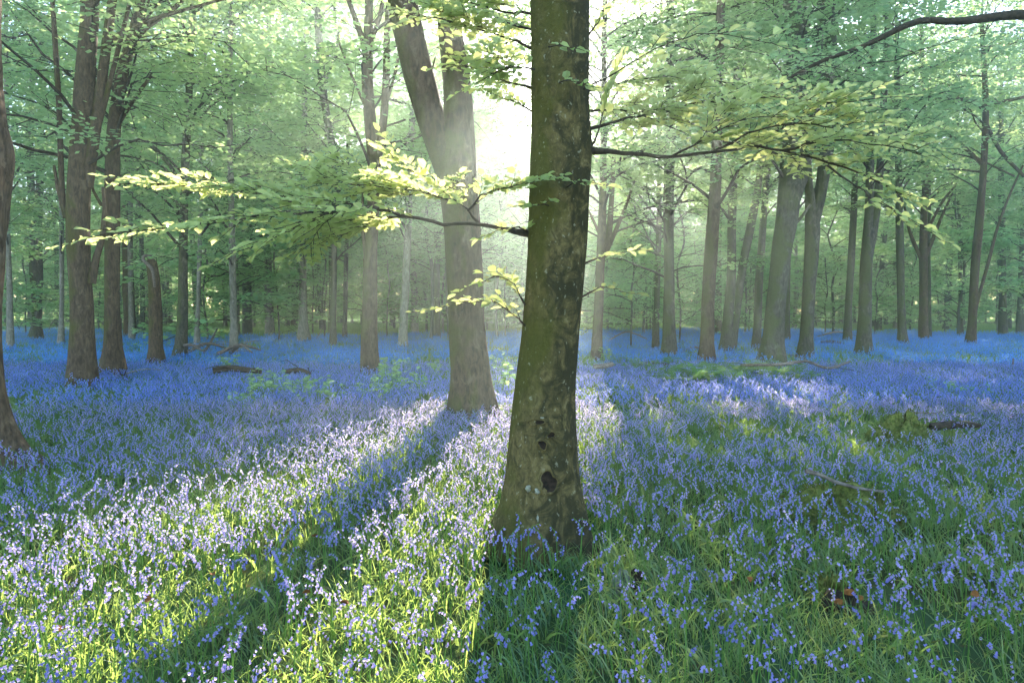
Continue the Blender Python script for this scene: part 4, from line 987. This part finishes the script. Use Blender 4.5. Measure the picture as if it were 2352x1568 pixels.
# ------------------------------------------------------------------ ferns and leafy shoots
def fern(px_, py_, h, label, seed, nf=11):
    r = np.random.default_rng(seed); g = G(px_, py_); g[1] *= .9; g[0] = W(px_, py_, g[1])[0]
    o = empty('fern', (g[0], g[1], 0), label, 'fern', 'ferns around the foot of the thick beeches')
    for i in range(nf):
        a = i / nf * 6.28 + r.normal(0, .2); L = h * r.uniform(.8, 1.25); e = R(r.uniform(35, 70)); k = 14
        hd = np.array([math.cos(a), math.sin(a), 0]); t = np.linspace(0, 1, k)
        P = np.outer(t * L * math.cos(e), hd) + np.outer(L * (math.sin(e) * t - .5 * t**2 * math.sin(e)), [0, 0, 1])
        m = MB(); m.tube(P, np.linspace(.006, .002, k), 3, 0, cap=False)
        side = np.array([-hd[1], hd[0], 0]); up = np.array([0, 0, 1.])
        for sg in (-1, 1):
            ln = L * .30 * np.sin(np.clip(t[2:] * 1.05, 0, 1) * PI) ** .8 + .02
            A = np.tile(side * sg, (k - 2, 1)) + hd * .35 + r.normal(0, .08, (k - 2, 3))
            m.leaves(P[2:], A, np.tile(up - hd * .2, (k - 2, 1)), ln, ln * .32, 0, np.clip(r.normal(.5, .2, k - 2), 0, 1))
        m.build('frond', 'fern', o, smooth=False)
for i, (x, y, h, lb) in enumerate([(1480, 852, .75, 'fern nearest the short dark log'), (1530, 868, .8, 'fern before the blotched grey trunk'), (1575, 880, .9, 'wide fern at the near end of the fern bank'), (1620, 870, .95, 'tall fern in front of the reddish stout trunk'), (1665, 882, .85, 'low fern in the middle of the bank'), (1700, 862, .9, 'fern between the reddish trunk and the thickest mossy beech'),
        (1745, 872, .95, 'fern against the foot of the thickest mossy beech'), (1790, 862, .9, 'upright fern covering the base of the thickest mossy beech'), (1822, 872, .7, 'last fern of the bank beside the forked dead bough'), (1440, 838, .7, 'small fern behind the short dark log'), (1555, 845, .8, 'fern at the foot of the blotched grey trunk'), (1640, 852, .8, 'fern touching the reddish stout trunk'), (1345, 850, .7, 'fern peeping out beside the big trunk')]): fern(x, y, h, lb, i)
def shoots(px_, py_, h, label, seed, n=9):
    r = np.random.default_rng(seed + 70); g = G(px_, py_); g[1] *= .9; g[0] = W(px_, py_, g[1])[0]
    o = empty('leafy_shoots', (g[0], g[1], 0), label, 'plant', 'leafy shoots in the blue carpet')
    st, lf = MB(), MB()
    for i in range(n):
        b = np.array([r.normal(0, .16), r.normal(0, .16), 0]); L = h * r.uniform(.6, 1.1); k = 7; t = np.linspace(0, 1, k)[:, None]
        P = b + np.array([r.normal(0, .25), r.normal(0, .25), 1]) * L * t + r.normal(0, .01, (k, 3))
        st.tube(P, np.linspace(.006, .002, k), 4, cap=False)
        m = 16; u = r.uniform(.3, 1, m); C = np.stack([np.interp(u, t[:, 0], P[:, q]) for q in range(3)], 1); an = r.uniform(0, 6.28, m)
        A = np.stack([np.cos(an), np.sin(an), r.normal(.1, .2, m)], 1)
        lf.leaves(C, A, np.array([0, 0, 1]) + r.normal(0, .3, (m, 3)), .085 * r.uniform(.7, 1.3, m), .06, 0, None, .1, True)
    st.build('stem', 'stem', o); lf.build('leaves', 'leaf', o, smooth=False)
for i, (x, y, h, lb) in enumerate([(600, 910, .6, 'leafy shoots in front of the shorter dark log'), (650, 905, .55, 'bushy shoots covering the shorter dark log'), (725, 900, .5, 'shoots with a pale bent twig beside them'), (755, 920, .45, 'small shoots at the front of the leafy group'), (880, 890, .6, 'shoots between the steep-stemmed tree and forked beech'), (920, 868, .6, 'taller shoots behind those by the forked beech'), (960, 900, .55, 'shoots close to the forked beech'), (1000, 860, .6, 'shoots behind the shaded side of the forked beech'),
        (850, 915, .45, 'low shoots in front of the steep-stemmed tree'), (1165, 900, .6, 'shoots filling the gap between forked beech and big trunk'), (1155, 860, .6, 'farther shoots in the gap between forked beech and big trunk'), (575, 925, .4, 'lowest shoots at the outer end of the leafy group'), (1400, 828, .5, 'shoots behind the short dark log'), (2195, 905, .4, 'lone bright shoots in the shaded carpet'), (530, 848, .45, 'shoots by the trailing end of the brushwood heap')]): shoots(x, y, h, lb, i)
# ------------------------------------------------------------------ the carpet
def bell_density(x, y):
    v = .70 + .75 * noise2(x, y, 1.1, 3) + .6 * noise2(x, y, .35, 4)
    side = np.clip((x + .2) / 1.5, 0, 1) * np.clip((6.5 - y) / 3, 0, 1)      # thinner on the grassy shaded side close by
    lit = inside(np.stack([x, y], 1), LIT) & (y < 8)                           # sparser where the sun reaches the grass
    v = v + .7 * inside(np.stack([x, y], 1), PATCH[0])
    return np.clip((v - .22 * side) * np.where(lit, .80, 1.), .10, 1)
def leaf_density(x, y): return np.clip(.75 + .4 * noise2(x, y, .8, 9), .25, 1)

# each of the nearest flowers is a thing of its own
near = field(1.95, 5.2, 250, 101, bell_density, .35, .03)
near = near[np.argsort(near[:, 1] + .05 * np.abs(near[:, 0]))]
inview = (np.abs(near[:, 0]) < .75 * near[:, 1] + .05) & (near[:, 1] > 2.15)
near300, rest_near = near[inview][:300], np.vstack([near[inview][300:], near[~inview]])
kinds = []
for i in range(10):
    s_, h_ = MB(), MB(); bluebell(rng.uniform(.21, .36), int(rng.integers(5, 10)), s_, h_, big=.64)
    o = bpy.data.objects.new('bluebell', None); o.empty_display_size = .05
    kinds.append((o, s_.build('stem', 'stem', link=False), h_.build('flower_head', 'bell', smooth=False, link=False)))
fr = np.random.default_rng(5)
for i, (x, y) in enumerate(near300):
    o, a, b = kinds[fr.integers(10)]
    q = o.copy(); col.objects.link(q); q.location = (x, y, 0); q.rotation_euler = (fr.normal(0, .06), fr.normal(0, .06), fr.uniform(0, 6.28))
    s = fr.uniform(.85, 1.18); q.scale = (s, s, s)
    tag(q, 'single bluebell on its arched green stalk in the front rows of the flower carpet', 'bluebell', 'bluebells in the front rows')
    for ch in (a, b):
        p = ch.copy(); p.parent = q; col.objects.link(p)

def plant_kind(count, radius, nb, big, petal='bell'):
    st, hd = MB(), MB()
    for _ in range(count):
        bluebell(rng.uniform(.19, .35), nb, st, hd, *rng.normal(0, radius, 2), big=big)
    mb = MB()
    for src, mt in ((st, 0), (hd, 1)):
        for v, q, t in zip(src.v, src.q, src.t): mb.v.append(v); mb.t.append(t); mb.m.append(np.full(len(t), mt, np.int32))
    off = 0
    for src in (st, hd):
        for q in src.q: mb.q.append(q + off)
        off += src.n
    mb.n = off
    return mb.build('kind', ['stem', petal], smooth=False, link=False)
def far_kind(count, radius):
    """stalks with a few bells each, plain enough for the far carpet"""
    mb = MB()
    p = rng.uniform(-radius, radius, (count, 2)); h = rng.uniform(.24, .40, count)
    z = np.zeros(count)
    C = np.column_stack([p, z]); lean = rng.normal(0, .12, (count, 2))
    A = np.column_stack([lean, np.ones(count)])
    an = rng.uniform(0, 6.28, count)
    mb.leaves(C, A, np.stack([np.cos(an), np.sin(an), 0 * an], 1), h, .012, 0)
    for j in range(7):
        u = .58 + .42 * j / 6
        an = rng.uniform(0, 6.28, count)
        o_ = np.stack([np.cos(an), np.sin(an), 0 * an], 1)
        B = C + A * (h * u)[:, None]
        mb.leaves(B, o_ * .8 + [0, 0, -.5], rng.normal(0, 1, (count, 3)), .036, .026, 1)
    k = count // 2                                   # green straps between the stalks
    p2 = rng.uniform(-radius, radius, (k, 2)); an = rng.uniform(0, 6.28, k)
    mb.leaves(np.column_stack([p2, np.zeros(k)]), np.stack([np.cos(an) * .7, np.sin(an) * .7, np.ones(k)], 1), rng.normal(0, 1, (k, 3)) * [1, 1, .3], rng.uniform(.16, .30, k), .028, 2)
    return mb.build('kind', ['stem', 'bell_far', 'blade'], smooth=False, link=False)

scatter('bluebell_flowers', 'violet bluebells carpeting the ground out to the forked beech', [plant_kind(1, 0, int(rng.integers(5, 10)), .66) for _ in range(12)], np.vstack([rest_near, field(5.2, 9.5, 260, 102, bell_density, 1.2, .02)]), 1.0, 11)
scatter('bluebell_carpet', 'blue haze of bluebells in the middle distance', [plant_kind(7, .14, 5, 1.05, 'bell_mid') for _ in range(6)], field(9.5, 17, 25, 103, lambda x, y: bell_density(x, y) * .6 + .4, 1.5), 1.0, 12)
def far_density(x, y):
    edge = np.clip((46 + 8 * np.sin(x * .12) + np.where(x > 5, -2, 0) - y) / 8, 0, 1)
    drift = np.where((x / y < -.03) & (y > 21), .55, 1.)
    return edge * np.clip((.75 + .6 * noise2(x, y, 3.5, 6) + .4 * noise2(x, y, 1.2, 8)) * drift, .1, 1)
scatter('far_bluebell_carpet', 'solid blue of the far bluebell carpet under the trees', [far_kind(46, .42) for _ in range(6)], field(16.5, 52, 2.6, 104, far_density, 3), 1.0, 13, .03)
scatter('bluebell_leaves', 'green strap leaves and grass beneath the near bluebells', [tuft(24, .155, .06, .0030) .build('kind', 'blade', link=False) for _ in range(5)] + [tuft(30, .175, .07, .0017, .9).build('kind', 'blade', link=False) for _ in range(3)] + [tuft(9, .21, .05, .0065, 1.3).build('kind', 'blade', link=False) for _ in range(2)] + [tuft(7, .12, .07, .003, 1.2).build('kind', 'moss_blade', link=False)], field(1.8, 9.0, 70, 105, leaf_density, 1.2), 1.0, 14, .12)
scatter('undergrowth', 'green leaves showing between the bluebells farther off', [tuft(26, .24, .14, .0075).build('kind', 'blade', link=False) for _ in range(5)], field(9.0, 18, 11, 106, leaf_density, 1.5), 1.0, 15, .08)
far_tuft = [tuft(30, .34, .26, .016).build('kind', 'fern', link=False) for _ in range(4)]
scatter('distant_undergrowth', 'patches of fresh green between the far bluebells', far_tuft, field(17, 75, 3.0, 107, lambda x, y: np.clip(.50 - 1.0 * noise2(x, y, 3.5, 6) + np.clip((y - 42) / 10, 0, .6) + np.where((x / y < -.03) & (y > 21), .3, 0), .05, 1), 4), 1.0, 16, .05)
